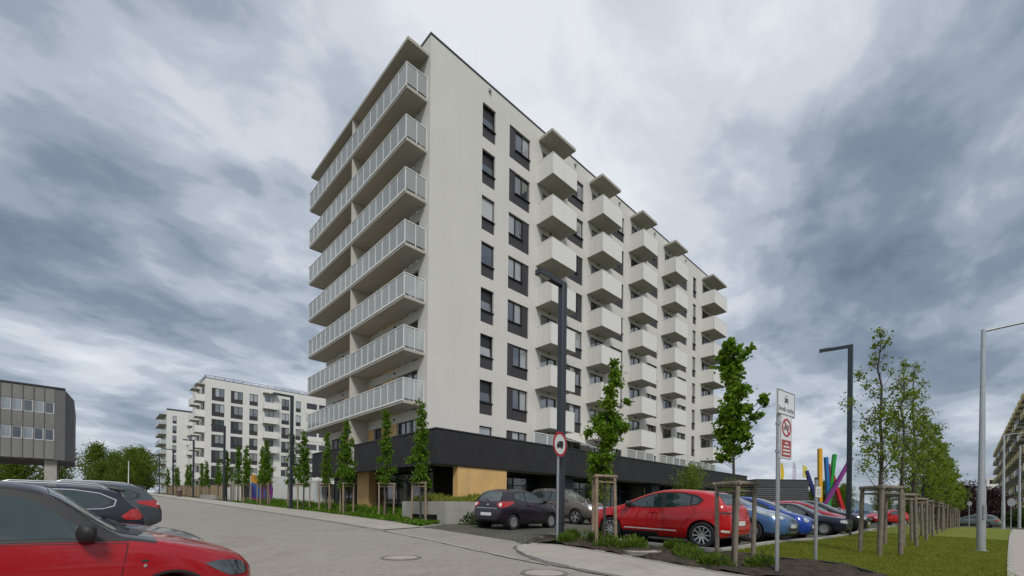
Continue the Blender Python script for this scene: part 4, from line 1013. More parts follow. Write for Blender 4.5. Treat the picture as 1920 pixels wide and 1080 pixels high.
def plum_hatch():
    L = 3.62; c = Car(dict(L=L, W=1.66, paint='plum', wr=.285, rr=.19, fo=.68, wb=2.30, spokes=7, rimstyle='cap', ww=.18, rc=.11, tum=.42, clad=.26,
        top=[(0, .62), (.05, .72), (.2, .82), (.5, .93), (.80, 1.0), (.95, 1.05), (1.3, 1.25), (1.65, 1.41), (2.0, 1.48), (2.35, 1.50), (2.8, 1.475), (3.15, 1.41), (3.33, 1.25), (3.46, 1.02), (3.55, .86), (3.62, .66)],
        belt=[(0, .56), (.5, .84), (1.0, .93), (2.0, .97), (2.6, 1.02), (3.62, 1.04)], plan=[(0, .64), (.1, .78), (.35, .94), (.8, 1), (1.8, 1.0), (2.6, 1.0), (3.2, .95), (3.5, .86), (3.62, .74)], bot=BOT(L)))
    c.side('window_trim', 'black', [(1.02, .965), (1.3, 1.15), (1.62, 1.32), (1.95, 1.395), (2.45, 1.40), (2.8, 1.345), (2.98, 1.23), (2.9, 1.10), (2.55, 1.045), (2.0, .985)], .004, .06)
    c.side('side_window', 'carglass', [(1.13, .99), (1.34, 1.13), (1.65, 1.285), (1.96, 1.362), (2.22, 1.368), (2.26, 1.02), (1.9, .995)], .008, .06)
    c.side('side_window', 'carglass', [(2.33, 1.035), (2.30, 1.368), (2.44, 1.368), (2.75, 1.32), (2.9, 1.22), (2.84, 1.115), (2.55, 1.06)], .008, .06)
    c.add('windscreen', 'carglass2', [(.95, -.58, 1), (.9, 0, 1), (.95, .58, 1), (1.72, .48, 1.4), (1.76, 0, 1.4), (1.72, -.48, 1.4)], (0, 0, -1), .005, .09)
    c.add('rear_window', 'carglass2', backpoly(c, [(-.52, 1.03), (0, 1.0), (.52, 1.03), (.50, 1.26), (.40, 1.36), (0, 1.385), (-.40, 1.36), (-.50, 1.26)]), (1, 0, 0), .006, .06)
    doors_on(c, [[(1.06, .34), (1.0, .62), (1.03, .94), (2.26, 1.0), (2.34, .62), (2.28, .34)]], P_['plum'])
    handles(c, [(2.12, .86)], P_['plum'])
    c.add('taillight', 'redlight', [(3.52, .46, .95), (3.54, .48, .86), (3.53, .58, .80), (3.46, .68, .80), (3.2, .78, .87), (2.95, .80, .98), (3.05, .77, 1.04), (3.25, .72, 1.03), (3.42, .60, 1.02)], (.8, -1, 0), .007, .045, True)
    for y0 in (.585,):
        c.add('reversing_light', 'plate', [(3.45, y0+.07*math.cos(t)*.8, .91+.068*math.sin(t)) for t in np.linspace(0, 2*math.pi, 18)[:-1]], (1, -.45, 0), .012, .04, True)
    c.add('rear_bumper_line', 'chrome', backpoly(c, [(-.5, .765), (.5, .765), (.5, .782), (-.5, .782)]), (1, 0, 0), .008, .08)
    c.add('tailgate_seam', 'black', backpoly(c, [(-.52, .79), (.52, .79), (.52, .798), (-.52, .798)]), (1, 0, 0), .004, .08)
    c.add('badge', 'chrome', backpoly(c, oval(0, .90, .06, .022, 14)), (1, 0, 0), .008, .03)
    c.add('rear_wiper', 'black', backpoly(c, [(-.05, 1.02), (.0, 1.0), (.30, 1.10), (.29, 1.115)]), (1, 0, 0), .016, .05)
    plate(c, False, .56); plate(c, True, .42)
    c.add('rear_valance', 'black', backpoly(c, [(-.6, .36), (.6, .36), (.58, .44), (-.58, .44)]), (1, 0, 0), .006)
    c.add('headlight', 'headlight', [(.12, .48, .72), (.10, .60, .66), (.30, .74, .74), (.62, .78, .90), (.4, .70, .86)], (-.6, -1, .3), .006, .05, True)
    mirror_part(c, 1.22, .98, P_['plum'], .9)
    c.finish(); return c

def suv():
    L = 4.83; c = Car(dict(L=L, W=1.88, paint='bronze', wr=.365, rr=.245, fo=.98, wb=2.82, spokes=5, ww=.23, rc=.12, tum=.40, clad=.36,
        top=[(0, .78), (.06, .88), (.25, .99), (.7, 1.07), (1.1, 1.13), (1.28, 1.19), (1.75, 1.42), (2.2, 1.63), (2.55, 1.70), (3.1, 1.72), (3.8, 1.68), (4.2, 1.60), (4.45, 1.40), (4.68, 1.12), (4.78, .95), (4.83, .7)],
        belt=[(0, .7), (.6, .97), (1.25, 1.07), (2.4, 1.10), (3.6, 1.16), (4.83, 1.22)], plan=PLAN(L, .66, .76), bot=[(0, .42), (.15, .32), (.6, .26), (4.2, .27), (4.65, .36), (4.83, .45)]))
    c.side('window_trim', 'black', [(1.50, 1.10), (1.95, 1.36), (2.3, 1.53), (2.7, 1.59), (3.6, 1.585), (4.05, 1.50), (4.22, 1.35), (4.1, 1.21), (3.0, 1.13)], .004, .08)
    for p in ([(1.62, 1.13), (1.98, 1.335), (2.32, 1.495), (2.68, 1.555), (2.70, 1.145)], [(2.78, 1.15), (2.76, 1.557), (3.4, 1.555), (3.46, 1.18)], [(3.54, 1.185), (3.5, 1.552), (3.62, 1.548), (4.0, 1.475), (4.13, 1.345), (4.05, 1.225)]):
        c.side('side_window', 'carglass', p, .008, .09)
    c.add('windscreen', 'carglass2', [(1.32, -.66, 1), (1.26, 0, 1), (1.32, .66, 1), (2.28, .56, 1.6), (2.34, 0, 1.6), (2.28, -.56, 1.6)], (0, 0, -1), .005, .1)
    doors_on(c, [[(1.48, .44), (1.40, .75), (1.46, 1.06), (2.72, 1.10), (2.80, .75), (2.76, .44)], [(2.80, .44), (2.85, .75), (2.78, 1.105), (3.62, 1.15), (3.6, .95), (3.34, .66), (3.3, .44)]], P_['bronze'])
    handles(c, [(2.52, .97), (3.42, 1.01)], 'chrome')
    c.add('headlight', 'headlight', [(.06, .40, .86), (.06, .62, .80), (.22, .82, .84), (.60, .90, 1.0), (.4, .85, 1.0), (.14, .66, .93)], (-.8, -1, .2), .007, .06, True)
    c.add('grille', 'chrome', frontpoly(c, [(-.36, .64), (.36, .64), (.42, .88), (-.42, .88)]), (-1, 0, 0), .008); c.add('lower_grille', 'black', frontpoly(c, [(-.6, .40), (.6, .40), (.55, .56), (-.55, .56)]), (-1, 0, 0), .006); plate(c, True, .60)
    mirror_part(c, 1.70, 1.12, P_['bronze'], 1.1); rails(c, 2.4, 4.1, .60)
    c.add('taillight', 'redlight', [(4.72, .55, 1.10), (4.74, .6, .98), (4.6, .85, 1.0), (4.4, .9, 1.12)], (.8, -1, 0), .007, .06, True)
    c.finish(); return c

def hatch_round(paintname, L, W, H, hl, wr=.30, k=1.0, grille=True, spokes=6, style='cap', fo=.82, wb=2.45, rails_=False):
    """small rounded hatchback seen from the front quarter"""
    s = H/1.5; f = L/4.0
    T = [(0, .60), (.05, .70), (.2, .80), (.5, .90), (.9, 1.0), (1.05, 1.06), (1.5, 1.28), (1.95, 1.43), (2.35, 1.495), (2.7, 1.50), (3.2, 1.47), (3.6, 1.38), (3.8, 1.15), (3.93, .95), (4.0, .75)]
    c = Car(dict(L=L, W=W, paint=paintname, wr=wr, rr=wr*.66, fo=fo*f, wb=wb*f, spokes=spokes, rimstyle=style, rc=.11, tum=.40, clad=.27,
        top=[(a*f, b*s) for a, b in T], belt=[(0, .56*s), (.5*f, .82*s), (1.05*f, .94*s), (2*f, .97*s), (L, 1.03*s)], plan=PLAN(L, .64, .76), bot=BOT(L)))
    q = lambda P: [(a*f, b*s) for a, b in P]
    c.side('window_trim', 'black', q([(1.15, .965), (1.55, 1.19), (1.95, 1.34), (2.35, 1.40), (3.1, 1.39), (3.45, 1.28), (3.4, 1.04), (2.2, .985)]), .004, .08)
    c.side('side_window', 'carglass', q([(1.28, 1.0), (1.58, 1.17), (1.97, 1.31), (2.33, 1.365), (2.36, 1.01)]), .008, .08)
    c.side('side_window', 'carglass', q([(2.45, 1.015), (2.43, 1.37), (3.05, 1.355), (3.33, 1.26), (3.3, 1.05)]), .008, .08)
    t3 = lambda P: [(a*f, y*W/1.7, 1) for a, y in P]
    c.add('windscreen', 'carglass2', t3([(1.05, -.60), (.99, 0), (1.05, .60), (2.05, .50), (2.1, 0), (2.05, -.5)]), (0, 0, -1), .005, .1)
    c.add('rear_window', 'carglass', backpoly(c, [(-.5, 1.05*s), (.5, 1.05*s), (.46, 1.36*s), (-.46, 1.36*s)]), (1, 0, 0), .006, .1)
    doors_on(c, [q([(1.18, .36), (1.12, .62), (1.16, .94), (2.38, .97), (2.45, .62), (2.4, .36)]), q([(2.44, .36), (2.49, .62), (2.42, .975), (3.2, 1.0), (3.22, .82), (3.0, .60), (2.95, .36)])], P_[paintname])
    handles(c, q([(2.2, .84), (3.05, .88)]), P_[paintname])
    if hl == 'sweep': c.add('headlight', 'headlight', [(.10*f, .46*W/1.7, .72*s), (.14*f, .60*W/1.7, .66*s), (.45*f, .78*W/1.7, .76*s), (1.0*f, .82*W/1.7, .955*s), (.8*f, .72*W/1.7, .95*s), (.35*f, .58*W/1.7, .85*s)], (-.7, -1, -.5), .008, .05, True)
    elif hl == 'round':
        c.add('headlight', 'headlight', [(.15, .56*W/1.7+.12*math.cos(t), .72*s+.095*math.sin(t)) for t in np.linspace(0, 2*math.pi, 20)[:-1]], (-1, -.55, -.25), .010, .04, True)
    else: c.add('headlight', 'headlight', [(.05, .38*W/1.7, .70*s), (.05, .40*W/1.7, .58*s), (.10, .66*W/1.7, .58*s), (.28, .78*W/1.7, .60*s), (.28, .77*W/1.7, .71*s), (.1, .62*W/1.7, .71*s)], (-1, -.8, 0), .008, .05, True)
    if grille: c.add('grille', 'black', frontpoly(c, [(-.36, .58*s), (.36, .58*s), (.34, .68*s), (-.34, .68*s)]), (-1, 0, 0), .006)
    c.add('lower_grille', 'black', frontpoly(c, [(-.5, .36*s), (.5, .36*s), (.45, .46*s), (-.45, .46*s)]), (-1, 0, 0), .006); plate(c, True, .49*s)
    c.add('badge', 'chrome', frontpoly(c, oval(0, .66*s, .055, .05, 14)), (-1, 0, -.4), .014, .03)
    c.add('taillight', 'redlight', [(L-.06, .45, 1.0*s), (L-.04, .55, .8*s), (L-.2, .8, .8*s), (L-.3, .75, 1.02*s)], (.7, -1, 0), .007, .06, True)
    mirror_part(c, 1.32*f, .97*s, P_[paintname], .95)
    if rails_: rails(c, 2.2*f, 3.5*f, .5)
    c.finish(); return c

def boxy_navy():
    L = 4.02; c = Car(dict(L=L, W=1.69, paint='navy', wr=.29, rr=.185, fo=.80, wb=2.47, spokes=8, rimstyle='cap', rc=.07, tum=.42, clad=.34,
        top=[(0, .66), (.03, .74), (.12, .78), (.6, .86), (1.12, .93), (1.25, 1.0), (1.75, 1.24), (2.05, 1.37), (2.35, 1.42), (3.2, 1.42), (3.5, 1.37), (3.75, 1.10), (3.9, .93), (4.02, .8)],
        belt=[(0, .68), (.6, .80), (1.15, .87), (3.4, .90), (4.02, .93)], plan=PLAN(L, .80, .84), bot=BOT(L)))
    c.side('window_trim', 'black', [(1.32, .90), (1.78, 1.18), (2.08, 1.30), (2.4, 1.335), (3.1, 1.335), (3.32, 1.2), (3.36, .925)], .004, .08)
    c.side('side_window', 'carglass2', [(1.45, .925), (1.8, 1.145), (2.1, 1.27), (2.38, 1.305), (2.4, .93)], .008, .08)
    c.side('side_window', 'carglass2', [(2.47, .93), (2.46, 1.305), (3.06, 1.305), (3.24, 1.18), (3.26, .94)], .008, .08)
    c.add('windscreen', 'carglass2', [(1.22, -.60, 1), (1.18, 0, 1), (1.22, .60, 1), (2.1, .52, 1.3), (2.14, 0, 1.3), (2.1, -.52, 1.3)], (0, 0, -1), .005, .1)
    doors_on(c, [[(1.28, .36), (1.2, .62), (1.28, .88), (2.42, .90), (2.46, .6), (2.42, .36)], [(2.45, .36), (2.5, .62), (2.46, .90), (3.3, .91), (3.2, .7), (2.95, .52), (2.92, .36)]], P_['navy'])
    handles(c, [(2.25, .80), (3.15, .80)], 'black'); c.side('rub_strip', 'black', [(.95, .50), (3.0, .50), (3.0, .56), (.95, .56)], .014, .2)
    c.add('headlight', 'headlight', [(.02, .42, .70), (.02, .44, .57), (.04, .74, .57), (.16, .80, .59), (.16, .79, .69), (.04, .72, .71)], (-1, -.55, 0), .010, .05, True)
    c.add('grille', 'black', frontpoly(c, [(-.40, .58), (.40, .58), (.40, .69), (-.40, .69)]), (-1, 0, 0), .006); c.add('bumper', 'black', frontpoly(c, [(-.7, .36), (.7, .36), (.72, .52), (-.72, .52)]), (-1, 0, 0), .02, .1); plate(c, True, .42)
    mirror_part(c, 1.45, .90, 'black', .85)
    c.finish(); return c

def estate(paintname, H=1.47, L=4.75, chrome=True, rl=True, tl='wedge'):
    s = H/1.47; f = L/4.75
    T = [(0, .62), (.06, .72), (.3, .82), (.8, .91), (1.2, .97), (1.4, 1.04), (1.9, 1.27), (2.3, 1.42), (2.65, 1.47), (3.4, 1.465), (4.0, 1.43), (4.28, 1.38), (4.45, 1.20), (4.60, 1.02), (4.68, .90), (4.75, .72)]
    c = Car(dict(L=L, W=1.81, paint=paintname, wr=.325, rr=.22, fo=.92*f, wb=2.72*f, spokes=5, rc=.10, tum=.42, clad=.28,
        top=[(a*f, b*s) for a, b in T], belt=[(0, .58*s), (.6*f, .82*s), (1.3*f, .92*s), (3*f, .96*s), (L, 1.0*s)], plan=PLAN(L, .66, .80), bot=BOT(L)))
    q = lambda P: [(a*f, b*s) for a, b in P]
    outline = q([(1.5, .955), (1.95, 1.185), (2.3, 1.33), (2.7, 1.375), (3.6, 1.365), (4.0, 1.30), (4.25, 1.17), (4.22, 1.06), (4.05, 1.005), (2.8, .975)])
    if chrome: c.side('chrome_strip', 'chrome', offset_poly(outline, .018), .004, .08)
    c.side('window_trim', 'black', outline, .006, .08)
    for p in ([(1.62, .985), (1.98, 1.165), (2.32, 1.305), (2.62, 1.345), (2.64, .995)], [(2.72, 1.0), (2.7, 1.348), (3.36, 1.34), (3.42, 1.01)], [(3.5, 1.015), (3.46, 1.335), (3.6, 1.33), (3.95, 1.28), (4.17, 1.16), (4.14, 1.07), (4.02, 1.03)]):
        c.side('side_window', 'carglass', q(p), .010, .09)
    c.add('windscreen', 'carglass2', [(1.38*f, -.62, 1), (1.32*f, 0, 1), (1.38*f, .62, 1), (2.38*f, .52, 1.4), (2.43*f, 0, 1.4), (2.38*f, -.52, 1.4)], (0, 0, -1), .005, .1)
    c.add('rear_window', 'carglass2', backpoly(c, [(-.6, 1.02*s), (.6, 1.02*s), (.54, 1.34*s), (-.54, 1.34*s)]), (1, 0, 0), .006, .08)
    doors_on(c, [q([(1.42, .36), (1.36, .62), (1.42, .92), (2.66, .955), (2.74, .62), (2.7, .36)]), q([(2.74, .36), (2.78, .62), (2.7, .96), (3.55, .985), (3.55, .82), (3.3, .58), (3.26, .36)])], P_[paintname])
    handles(c, q([(2.48, .84), (3.4, .87)]), P_[paintname])
    if tl == 'wedge': c.add('taillight', 'redlight', [(4.64*f, .66, 1.0*s), (4.70*f, .62, .82*s), (4.62*f, .80, .76*s), (4.45*f, .90, .77*s), (4.38*f, .90, .84*s), (4.54*f, .82, .99*s)], (.8, -1, 0), .008, .05, True)
    else:
        c.add('taillight', 'redlight', [(4.66*f, .52, .98*s), (4.70*f, .54, .78*s), (4.60*f, .82, .79*s), (4.25*f, .90, .90*s), (4.2*f, .90, .97*s), (4.55*f, .80, 1.0*s)], (.8, -1, 0), .008, .05, True)
        c.add('light_insert', 'plate', [(4.68*f, .66, .93*s), (4.68*f, .66, .87*s), (4.62*f, .79, .87*s), (4.62*f, .78, .93*s)], (.8, -1, 0), .013, .04, True)
    c.add('headlight', 'headlight', [(.07, .42, .72*s), (.06, .60, .64*s), (.25, .80, .66*s), (.45, .86, .78*s), (.2, .75, .78*s)], (-.8, -1, 0), .008, .06, True)
    c.add('grille', 'black', frontpoly(c, [(-.42, .56*s), (.42, .56*s), (.44, .70*s), (-.44, .70*s)]), (-1, 0, 0), .008); plate(c, True, .44*s); plate(c, False, .66*s)
    c.add('rear_valance', 'black', backpoly(c, [(-.7, .36), (.7, .36), (.68, .50), (-.68, .50)]), (1, 0, 0), .008)
    mirror_part(c, 1.66*f, .96*s, P_[paintname], 1.0)
    if rl: rails(c, 2.5*f, 4.1*f, .56)
    mb = MB().hexa([(-L/2+.34, -.50, 1.335*s), (-L/2+.62, -.5, 1.395*s), (-L/2+.62, .5, 1.395*s), (-L/2+.34, .5, 1.335*s)], [(-L/2+.32, -.50, 1.375*s), (-L/2+.62, -.5, 1.425*s), (-L/2+.62, .5, 1.425*s), (-L/2+.32, .5, 1.375*s)])
    c.mesh_part('spoiler', mb, P_[paintname])
    c.finish(); return c

H_ = math.pi/2
c = hatch_near(); c.place('hatchback', 'red hatchback with black roof parked at the lower left corner', 'car', -.47, 6.93, 0.0)
c = red_hatch(); c.place('hatchback', 'bright red five door hatchback parked behind the planting bed', 'car', 11.5, 6.0, H_)
c = plum_hatch(); c.place('hatchback', 'small dark plum three door hatchback showing its rear and round lamps', 'car', 12.3, 12.5, rad(5))
c = suv(); c.place('crossover', 'bronze grey crossover parked behind the small plum hatchback', 'car', 18.1, 14.95, -H_)
c = hatch_round('skyblue', 4.40, 1.77, 1.55, 'sweep', .315, grille=False, spokes=5); c.place('hatchback', 'light metallic blue hatchback with long swept headlights next to the red hatchback', 'car', 15.1, 5.95, -H_)
c = hatch_round('cobalt', 3.60, 1.62, 1.50, 'round', .28, fo=.76, spokes=6); c.place('hatchback', 'small vivid cobalt blue hatchback with rounded headlights', 'car', 18.5, 5.75, -H_)
c = boxy_navy(); c.place('hatchback', 'old boxy navy hatchback with pale steel wheel', 'car', 24.7, 5.95, -H_)
c = hatch_round('scarlet', 3.9, 1.70, 1.55, 'box', .30); c.place('hatchback', 'red car half hidden between the navy hatchback and black estate', 'car', 27.4, 6.35, -H_)
c = estate('black', 1.58, 4.6, False); c.place('estate_car', 'black estate car standing last in the row beside the lawn', 'car', 30.0, 6.25, -H_)
c = estate('midnight', 1.415, 4.5, False, rl=False); c.place('saloon_car', 'dark grey car whose long bonnet shows beyond the near red car', 'car', -.72, 9.75, 0.0)
c = estate('midnight', 1.48, 4.75, True); c.place('estate_car', 'midnight blue estate car with chrome window strip and roof rails', 'car', -1.42, 13.5, math.pi)
c = estate('slate', 1.45, 4.65, False, tl='box'); c.place('estate_car', 'slate grey estate car with squared red tail lamps, tail to the road', 'car', -.72, 17.2, math.pi)
sage = estate('sage', 1.48, 4.45, False); sage.place('estate_car', 'grey green estate car on the cross street beyond the lawn', 'car', 75.6, .3, H_-.15)


# ------------------------------------------------------------------ street lamps and signs
def lamp_black(label, u, v, ztop, arm, arm_len=1.15, group='anthracite street lamps with one straight arm'):
    z0 = G(u, v); t = thing('street_lamp', label, 'street lamp', (u, v, z0), 0, group); h = ztop-z0
    a = .095; mb = MB().prism([(-a, -a+.02), (-a+.02, -a), (a-.02, -a), (a, -a+.02), (a, a-.02), (a-.02, a), (-a+.02, a), (-a, a-.02)], 'z', 0, h)
    mb.box(-.011-a, a+.011, -a-.011, a+.011, .5, .52); mb.build('post', M['lamp'], t)
    MB().box(-.19, .19, -.19, .19, -.02, .03).build('base_plate', M['lamp'], t)
    for x in (-.15, .15):
        for y in (-.15, .15): MB().tube((x, y, .03), (x, y, .07), .018, n=6).build('bolt', M['steel'], t)
    ang = math.atan2(arm[1], arm[0])
    am = MB().box(-a, arm_len-.45, -.075, .075, h-.02, h+.10).build('arm', M['lamp'], t, rot=(0, 0, ang))
    hd = MB().box(arm_len-.46, arm_len, -.10, .10, h-.015, h+.11); hd = hd.build('lamp_head', M['lamp'], t, rot=(0, 0, ang))
    MB().box(arm_len-.42, arm_len-.04, -.07, .07, h-.025, h-.013).build('lens', M['lampglass'], hd)
    return t
lamp_black('tall anthracite lamp post on the planting bed beside the truck sign', 9.41, 7.91, 7.40, (-1, 0), 1.0)
lamp_black('anthracite lamp post at the lawn edge by the black estate car', 25.62, 4.11, 8.95, (-.15, 1), 1.2)
for (u, v, zt, lab) in ((9.83, 31.5, 8.45, 'nearest anthracite lamp among the young trees left of the tower'), (9.95, 52, 9.0, 'second anthracite lamp along the left pavement, before the white block'),
                        (10.0, 70, 9.4, 'third anthracite lamp down the left street'), (10.0, 88.5, 9.8, 'fourth anthracite lamp far down the left street'), (10.0, 107, 10.3, 'farthest anthracite lamp at the end of the left street')):
    lamp_black(lab, u, v, zt, (-1, 0), 1.15)
def lamp_silver(label, u, v, h, r=.13, arm=(-.25, -1), al=1.6):
    z0 = G(u, v); t = thing('street_lamp', label, 'street lamp', (u, v, z0), 0, 'silver street lamps along the footpath')
    mb = MB().lathe([(r, 0), (r*.96, h*.28), (r*.80, h*.30), (r*.48, h), (0, h)], 20, axis='z'); mb.build('post', M['silverlamp'], t, smooth=True, sharp=35)
    MB().lathe([(r+.06, -.02), (r+.06, .05), (r, .06)], 20, axis='z').build('collar', M['silverlamp'], t)
    MB().box(r-.02, r+.012, -.05, .05, 1.0, 1.45).build('service_door', M['steel'], t, rot=(0, 0, -2.4))
    ang = math.atan2(arm[1], arm[0])
    am = MB().tube((0, 0, h-.06), (al, 0, h+.22), .042, .036, 10).build('arm', M['silverlamp'], t, rot=(0, 0, ang))
    hd = MB().hexa([(al-.05, -.13, h+.17), (al+.55, -.13, h+.22), (al+.55, .13, h+.22), (al-.05, .13, h+.17)], [(al-.05, -.09, h+.29), (al+.5, -.08, h+.31), (al+.5, .08, h+.31), (al-.05, .09, h+.29)])
    hd.build('lamp_head', M['silverlamp'], t, rot=(0, 0, ang))
    return t
lamp_silver('nearest silver tapered lamp post standing on the lawn', 19.9, -.10, 6.85, .105, (.3, -1), 2.2)
lamp_silver('silver lamp post between lawn and yellowish apartment block', 70.0, -1.95, 10.0, .15, (.3, -1), 2.2)
lamp_silver('farthest silver lamp post in front of the yellowish apartment block', 82, -3.6, 10.0, .15, (.3, -1), 2.2)

def disc(r, t=.004, n=40, y=0): return MB().prism([(r*math.cos(2*math.pi*i/n), r*math.sin(2*math.pi*i/n)) for i in range(n)], 'y', y-t, y)
def ring(r0, r1, y0, y1, n=44): return MB().lathe([(r0, y0), (r1, y0), (r1, y1), (r0, y1)], n, axis='y', closed=True)
# no-trucks sign (face towards local -y)
u, v = 8.90, 7.57; z0 = G(u, v)
t = thing('traffic_sign', 'round red rimmed sign with a black truck on a grey pole', 'traffic sign', (u, v, z0), rad(8))
MB().tube((0, 0, -.1), (0, 0, 2.95), .032, n=12).build('pole', M['steel'], t, smooth=True, sharp=50)
sz = 2.98-z0
s = disc(.325, .006, y=-.045).build('sign_plate', M['signwhite'], t, (0, 0, sz))
ring(.262, .327, -.056, -.048).build('red_rim', M['signred'], s)
for q in (-.12, .10): MB().tube((0, 0, sz+q), (0, 0, sz+q+.04), .045, n=10).build('clamp', M['steel'], t)
tk = MB()
def flat(mb, pts, y=-.054): mb.prism(pts, 'y', y-.003, y)
flat(tk, [(-.035, -.045), (.150, -.045), (.150, .085), (-.035, .085)])
flat(tk, [(-.150, -.06), (-.045, -.06), (-.045, .060), (-.105, .060), (-.150, .0)])
flat(tk, [(-.15, -.085), (.13, -.085), (.13, -.047), (-.15, -.047)])
for x in (-.095, .075): flat(tk, [(x+.036*math.cos(a), -.085+.036*math.sin(a)) for a in np.linspace(0, 2*math.pi, 17)[:-1]], -.0545)
tk.build('truck_symbol', M['signblack'], s)
wn = MB(); flat(wn, [(-.138, .004), (-.105, .004), (-.105, .044), (-.112, .044)], -.0575); wn.build('truck_window', M['signwhite'], s)

def text_mesh(txt, size, name, m, extr=.0015):
    cu = bpy.data.curves.new(name, 'FONT'); cu.body = txt; cu.size = size; cu.align_x = 'CENTER'; cu.align_y = 'CENTER'; cu.extrude = extr; cu.resolution_u = 3
    o = bpy.data.objects.new(name, cu); C.objects.link(o); dg = bpy.context.evaluated_depsgraph_get(); dg.update()
    me = bpy.data.meshes.new_from_object(o.evaluated_get(dg)); me.name = name; bpy.data.objects.remove(o); bpy.data.curves.remove(cu)
    me.materials.clear(); me.materials.append(M[m]); return me
TXR = (math.pi/2, 0, 0)
u, v = 8.74, 2.41; z0 = G(u, v)
t = thing('traffic_sign', 'grey sign post with Strefa ruchu board above a no stopping board', 'traffic sign', (u, v, z0), rad(-7)); t.scale = (1.18, 1, 1)
MB().tube((0, 0, -.1), (0, 0, 3.36-z0), .033, n=12).build('pole', M['steel'], t, smooth=True, sharp=50)
zz = 3.21-z0
b = MB().box(-.14, .46, -.05, -.043, -.215, .215).box(-.14, -.125, -.05, -.02, -.215, .215).box(.445, .46, -.05, -.02, -.215, .215).box(-.125, .445, -.05, -.02, .20, .215).box(-.125, .445, -.05, -.02, -.215, -.2).build('sign_board', M['signwhite'], t, (0, 0, zz))
fr = MB()
for a in ((-.13, .45, -.206, -.198), (-.13, .45, .198, .206), (-.13, -.122, -.198, .198), (.442, .45, -.198, .198)): fr.box(a[0], a[1], -.0525, -.0505, a[2], a[3])
fr.build('border', M['signblack'], b)
new('lettering', text_mesh('Strefa ruchu', .107, 'lettering', 'signblack'), b, (.16, -.0515, -.11), TXR)
cs = MB(); cx = .16
def fl(p, y=-.0505): cs.prism([(cx+a, b_) for a, b_ in p], 'y', y-.002, y)
fl([(-.062, .02), (.062, .02), (.062, .075), (.045, .085), (.034, .135), (-.034, .135), (-.045, .085), (-.062, .075)])
fl([(-.058, -.004), (-.034, -.004), (-.034, .018), (-.058, .018)]); fl([(.034, -.004), (.058, -.004), (.058, .018), (.034, .018)])
cs.build('car_symbol', M['signblack'], b)
cs = MB(); fl([(-.034, .085), (.034, .085), (.026, .124), (-.026, .124)], -.0527); fl([(-.05, .045), (-.028, .045), (-.028, .062), (-.05, .062)], -.0527); fl([(.028, .045), (.05, .045), (.05, .062), (.028, .062)], -.0527); cs.build('car_window', M['signwhite'], b)
zz = 2.62-z0
b = MB().box(-.02, .36, -.05, -.043, -.385, .385).box(-.02, -.008, -.05, -.02, -.385, .385).box(.348, .36, -.05, -.02, -.385, .385).box(-.008, .348, -.05, -.02, -.385, -.373).build('sign_board', M['signwhite'], t, (0, 0, zz))
ring(.128, .158, -.056, -.051).build('red_rim', M['signred'], b, (.17, 0, .165))
sl = MB().box(-.012, .012, -.058, -.053, -.13, .13).build('diagonal_bar', M['signred'], b, (.17, 0, .165), (0, rad(-35), 0))
ic = MB()
for a in ((-.10, -.02, -.05, .02), (.0, .10, -.03, .05)): ic.box(a[0], a[1], -.0525, -.0505, a[2], a[3])
ic.build('grey_symbol', M['signback'], b, (.17, 0, .165))
rb = MB().box(.015, .325, -.053, -.0505, -.35, -.055).build('red_panel', mat('faded_red', (.36, .05, .045), .5), b)
ln = MB(); 
for i, w in enumerate((.10, .20, .24, .22)): ln.box(.17-w/2, .17+w/2, -.0545, -.053, -.125-i*.062, -.098-i*.062)
ln.build('text_lines', M['signwhite'], b)
for q in (.2, -.28, .62): MB().tube((0, 0, zz+q), (0, 0, zz+q+.04), .045, n=10).build('clamp', M['steel'], t)
u, v = 11.16, 2.35; z0 = G(u, v)
t = thing('notice_post', 'short grey post on the lawn with a small white notice taped on', 'notice post', (u, v, z0), rad(-35))
MB().tube((0, 0, -.1), (0, 0, 1.98-z0), .034, n=12).build('pole', M['steel'], t, smooth=True, sharp=50)
MB().tube((0, 0, 1.98-z0), (0, 0, 2.03-z0), .038, .03, n=12).build('cap', M['black'], t)
nb = MB().box(-.055, .075, -.045, -.038, -.11, .11).build('notice', M['signwhite'], t, (0, 0, 1.72-z0))
ln = MB()
for i in range(5): ln.box(-.035, .055, -.0465, -.045, .05-i*.03, .062-i*.03)
ln.build('text_lines', M['signback'], nb)
def backsign(label, u, v, h, r, rz, shape='disc'):
    z0 = G(u, v); t = thing('traffic_sign', label, 'traffic sign', (u, v, z0), rz)
    MB().tube((0, 0, 0), (0, 0, h+r*.9), .035, n=10).build('pole', M['steel'], t)
    disc(r, .008, y=.045).build('sign_plate', M['signback'], t, (0, 0, h)); MB().box(-r*.5, r*.5, .0455, .062, -.02, .02).build('bracket', M['steel'], t, (0, 0, h))
backsign('round sign seen from behind at the end of the footpath', 66, -2.35, 2.75, .40, 2.3)
backsign('small round sign on a thin post by the grey green estate car', 68, .55, 2.6, .25, 2.3)
u, v = 11.7, 57.5; z0 = G(u, v)
t = thing('traffic_sign', 'white round sign on a post beside the grey wall slabs', 'traffic sign', (u, v, z0), -H_-.3)
MB().tube((0, 0, 0), (0, 0, 2.9), .04, n=10).build('pole', M['steel'], t); disc(.42, .01, y=-.05).build('sign_plate', M['signwhite'], t, (0, 0, 2.45))

